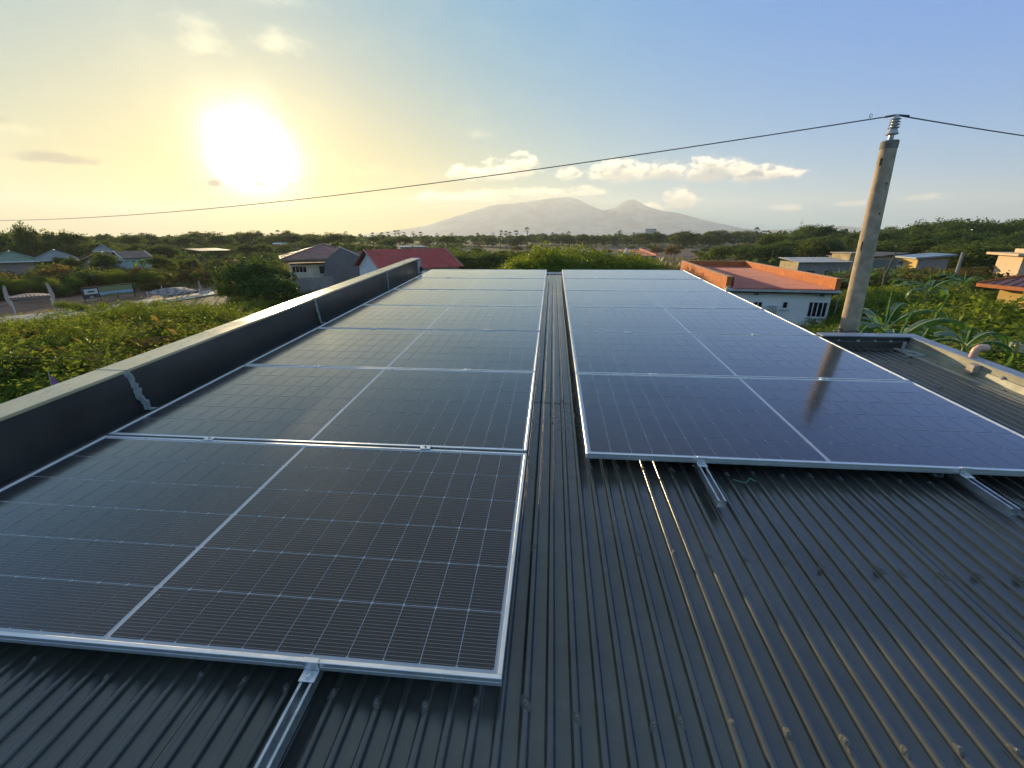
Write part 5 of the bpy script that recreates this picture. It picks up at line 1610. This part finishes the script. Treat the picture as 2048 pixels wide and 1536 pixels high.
# high woods on the pole side
topR = interp((1500, 470), (1560, 468), (1590, 462), (1615, 453), (1650, 456), (1680, 466), (1740, 464), (1790, 456), (1830, 462), (1858, 450), (1885, 440), (1925, 440), (1960, 447), (2010, 448), (2060, 440), (2200, 436))
band('dark', 40, 1520, 2180, 150, 225, topR, 'dark tree on the high wood skyline', 'dark trees on the high wood skyline', marks=MK_POLE, wide=1.0, hmin=6, hmax=17, jitter=7)
band('dark', 30, 1500, 2180, 115, 150, lambda px: topR(px) + 20, 'dark tree fronting the high woods', 'dark trees fronting the high woods', marks=MK_POLE, wide=1.05, hmin=5, hmax=15, jitter=5)
band('tree', 22, 1900, 2200, 90, 114, 490, 'lighter green tree below the high woods', 'lighter trees below the high woods', marks=[(1938, 'by the grey post'), (2040, 'by the peach house'), (2150, 'beyond the peach house')], wide=1.2, hmin=3, hmax=7)
# scrub, saplings and bananas among the pole-side houses
band('bush', 20, 1690, 1980, 60, 80, interp((1690, 545), (1800, 545), (1900, 520), (1980, 525)), 'leafy scrub bush', 'scrub between the pole-side houses', marks=MK_MID, wide=1.2, hmin=1.2, hmax=4, avoid=())
band('near', 15, 1735, 1990, 34, 56, interp((1715, 590), (1760, 575), (1850, 570), (1920, 565), (1990, 580)), 'bright scrub tree behind the bananas', 'bright scrub behind the bananas', marks=MK_MID, wide=1.2, hmin=1.5, hmax=4)
band('near', 9, 1745, 1900, 24, 34, interp((1745, 640), (1780, 610), (1900, 620)), 'low leafy scrub just past the end wall', 'low scrub past the end wall', marks=MK_MID, wide=1.3, hmin=1.2, hmax=3.5)
for (px, D, y, w) in ((1985, 27, 640, 1.0), (2020, 29, 596, 1.0), (2065, 27, 590, 1.1), (1945, 25, 655, 1.2), (2035, 22, 655, 1.2)):
    s = spot(px, D); plant('near', s.x, s.y, at(px, y, D)[2] / .93, '%s leafy tree half hiding the yellow wall under the brown roof' % {1985: 'middle', 2020: 'tall inner', 2065: 'tall outer', 1945: 'low far-out', 2035: 'low front'}[px], 'leafy trees before the brown-roofed house', w)
for k, (px, D, y) in enumerate(((1760, 62, 525), (1728, 55, 535), (1815, 66, 528), (1850, 58, 540), (1700, 70, 530), (1875, 48, 545), (1960, 52, 520), (1935, 60, 522), (1672, 60, 535), (1790, 74, 522))):
    s = spot(px, D); hh = max(1.6, at(px, y, D)[2])
    banana(s.x, s.y, hh * .62, '%s banana plant with ragged leaves among the pole-side houses' % ['first', 'second', 'third', 'fourth', 'fifth', 'sixth', 'seventh', 'eighth', 'ninth', 'tenth'][sorted((1760, 1728, 1815, 1850, 1700, 1875, 1960, 1935, 1672, 1790)).index(px)] + ' counting out from the orange parapet', 'bananas between the pole-side houses', k, 7, 0.95)
s = spot(1893, 33); banana(s.x, s.y, at(1893, 590, 33)[2], 'slender banana plant with drooping fringed leaves in front of the bright scrub', None, 31, 7, .85)
s = spot(1822, 16.5); banana(s.x, s.y, at(1822, 672, 16.5)[2], 'big banana plant whose torn yellow leaf points up past the pole', None, 5, 7, .82, leaves=[(R(38), 2, 1.0), (R(150), 1, .9), (R(-10), 0, 1.0), (R(205), 3, .9), (R(-70), 1, .9), (R(95), 0, .9), (R(60), 4, 1.1)])
s = spot(1852, 11.6); banana(s.x, s.y, at(1852, 708, 11.6)[2], 'banana plant with broad dark leaves arching just over the end wall', None, 6, 6, .74, leaves=[(R(0), 0, .95), (R(178), 0, .85), (R(60), 1, .9), (R(-80), 3, .8), (R(120), 1, .9), (R(28), 4, .8)])
s = spot(1905, 12.2); banana(s.x, s.y, at(1905, 712, 12.2)[2], 'banana plant with a pale furled leaf behind the pipe elbow', None, 7, 5, .74, leaves=[(R(20), 4, .95), (R(-25), 1, .9), (R(175), 3, .9), (R(80), 1, .8), (R(40), 2, .75)])
s = spot(2010, 13.5); banana(s.x, s.y, at(2010, 705, 13.5)[2], 'banana plant leaning over the cement shed', None, 8, 5, .74, leaves=[(R(0), 1, .9), (R(180), 3, .9), (R(140), 0, .8), (R(50), 2, .6), (R(-40), 3, .9)])
s = spot(268, 100); banana(s.x, s.y, at(268, 530, 100)[2], 'feathery dark palm-like plant before the pale blue wall', None, 9, 8, 1.1)
# weed patch that shows beyond the side wall
s = spot(2060, 9.2); plant('shrub', s.x, s.y, at(2050, 735, 9.2)[2], 'yellow-green bush tip beyond the side wall cap', None, .5)
# palms along the skyline
PALM_LIST = []
for (px, y, D) in ((1055, 455, 260), (1012, 462, 270), (1000, 461, 280), (1033, 461, 275), (985, 466, 300), (1022, 464, 300), (1240, 461, 300), (1236, 463, 330), (1312, 458, 340), (1140, 463, 320), (957, 466, 300), (1105, 465, 330), (1125, 466, 340),
                   (1518, 455, 260), (1450, 464, 330), (790, 461, 330), (798, 460, 320), (806, 464, 330), (775, 464, 340), (825, 463, 330), (843, 464, 330), (873, 466, 340), (690, 463, 260), (745, 465, 330), (555, 461, 250), (765, 465, 330), (540, 466, 320), (905, 466, 330), (1270, 465, 340), (1085, 466, 340)):
    PALM_LIST.append(palm(px, y, D, 'fan palm on the skyline', 'fan palms along the skyline'))
rank_labels(PALM_LIST, 'fan palm on the skyline', 'fan palms along the skyline', MK_FAR + [(545, 'above the glaring white roof'), (690, 'above the hip-roofed house'), (790, 'above the red gable roof'), (1020, 'left of the bare field'), (1240, 'beside the dark walled house'), (1315, 'beside the pale far block')])
# poles
for (px, D, y, lab) in ((1352, 95, 505, 'thin bare post at the near edge of the bare field'), (1552, 110, 500, 'thin pale post behind the orange parapet')):
    s = spot(px, D); hh = at(px, y, D)[2]
    tag(MB().tube([(0, 0, -.1), (0.05, 0, hh)], [.09, .06], 7).build('post', M['wood'], loc=s), lab, 'post')
s = spot(1799, 60); hh = at(1799, 505, 60)[2]
tag(MB().tube([(0, 0, -.1), (-.3, 0, hh * .6), (.15, 0, hh)], [.16, .14, .05], 8).build('dead_trunk', M['bark'], loc=s), 'pale dead trunk leaning in front of the yellow house', 'dead tree')
s = spot(1938, 64); hh = at(1938, 505, 64)[2]
tag(MB().tube([(0, 0, -.1), (0, 0, hh)], [.16, .13], 8).build('grey_post', HM['grey'], loc=s), 'grey concrete post among the scrub below the high woods', 'post')

# far woods that read as one mass, and weeds on open ground
def far_woods():
    P, O = [], []
    rg = np.random.default_rng(3)
    for i in range(2600):
        px = rg.uniform(-400, 2450); D = 330 * math.exp(rg.uniform(0, 1.7))
        s = spot(px, D)
        if 1010 < px < 1500 and D < 340: continue
        h = rg.uniform(5, 10) * (1.0 if px < 1450 else 1.25)
        w = rg.uniform(3.0, 6.5)
        k = 26
        d = unit(rg.normal(0, 1, (k, 3))); d[:, 2] = np.abs(d[:, 2]) * 1.1 - 0.25
        P.append(np.array([s.x, s.y, h * .55]) + d * np.array([w, w, h * .42]) * rg.uniform(.75, 1.0, (k, 1))); O.append(d)
    P, O = np.concatenate(P), unit(np.concatenate(O))
    V, T = leaf_quads(P, O, 3.0, 0.7, up=0.4, rnd=0.7)
    # undergrowth that closes the gaps between the nearer trunks
    P2, O2 = [], []
    for i in range(1500):
        left = i % 2
        px = rg.uniform(-300, 930) if left else rg.uniform(1490, 2300)
        D = rg.uniform(135, 340) if left else rg.uniform(112, 300)
        s = spot(px, D); h = rg.uniform(1.6, 4.2); w = rg.uniform(1.6, 3.6); k = 34
        d = unit(rg.normal(0, 1, (k, 3))); d[:, 2] = np.abs(d[:, 2])
        P2.append(np.array([s.x, s.y, h * .3]) + d * np.array([w, w, h * .7]) * rg.uniform(.6, 1.0, (k, 1))); O2.append(d)
    V2, T2 = leaf_quads(np.concatenate(P2), unit(np.concatenate(O2)), 1.1, 0.6, up=0.4, rnd=0.8)
    T = np.concatenate([T, T2 + len(V)]); V = np.concatenate([V, V2])
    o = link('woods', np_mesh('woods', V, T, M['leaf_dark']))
    tag(o, 'unbroken dark woods running to the horizon', 'woods', kind='stuff')
far_woods()
def weeds():
    rg = np.random.default_rng(8)
    V, T = [], []
    n = 26000
    px = np.concatenate([rg.uniform(-250, 760, n // 2), rg.uniform(860, 1480, n // 4), rg.uniform(1480, 2150, n // 4)])
    D = 12 * np.exp(rg.uniform(0, 2.6, n))
    d = np.array([ray(p, 470) for p in np.linspace(-260, 2160, 400)])
    az = np.interp(px, np.linspace(-260, 2160, 400), np.arctan2(d[:, 0], d[:, 1]))
    X, Y = CAM[0] + D * np.sin(az), CAM[1] + D * np.cos(az)
    keep = ~((X > -3.6) & (X < 4.6) & (Y < 10.2))
    # leave the lane and the clearing mostly bare
    lane = (px < 440) & (D > 59) & (D < 84)
    field = (px > 1020) & (px < 1480) & (D > 135)
    keep &= ~(lane | (field & (rg.random(n) < .6)))
    X, Y, D = X[keep], Y[keep], D[keep]
    k = 5
    m = len(X)
    base = np.repeat(np.stack([X, Y, np.zeros(m)], 1), k, 0)
    sc = np.repeat(0.35 + 0.006 * D, k)
    a = rg.uniform(0, 6.28, m * k); r = rg.uniform(0, .5, m * k) * (1 + np.repeat(D, k) * .01)
    base += np.stack([np.cos(a) * r, np.sin(a) * r, np.zeros(m * k)], 1)
    a2 = rg.uniform(0, 6.28, m * k)
    side = np.stack([np.cos(a2), np.sin(a2), np.zeros(m * k)], 1)
    lean = np.stack([rg.normal(0, .35, m * k), rg.normal(0, .35, m * k), np.ones(m * k)], 1)
    hgt = (sc * rg.uniform(.5, 1.3, m * k))[:, None]
    wd = (sc * .14)[:, None]
    b0, b1, t = base - side * wd, base + side * wd, base + lean * hgt
    V = np.stack([b0, b1, t], 1).reshape(-1, 3)
    T = np.arange(len(V)).reshape(-1, 3)
    o = link('weeds', np_mesh('weeds', V, T, M['grass']))
    tag(o, 'rough weeds and tall grass covering the open ground', 'grass', kind='stuff')
weeds()

# ------------------------------------------------------------------ the air itself
def build_haze():
    m = bpy.data.materials.new('evening_haze')
    m.use_nodes = True
    t = m.node_tree
    t.nodes.clear()
    o = t.nodes.new('ShaderNodeOutputMaterial')
    v = t.nodes.new('ShaderNodeVolumePrincipled')
    v.inputs['Color'].default_value = (0.90, 0.95, 1.0, 1)
    v.inputs['Density'].default_value = HAZE
    v.inputs['Anisotropy'].default_value = 0.22
    t.links.new(v.outputs[0], o.inputs['Volume'])
    b = MB().box(-9800, 9800, -2400, 9800, -60, 680).build('haze', m)
    tag(b, 'pale evening haze over the plain', 'haze', kind='stuff')
build_haze()
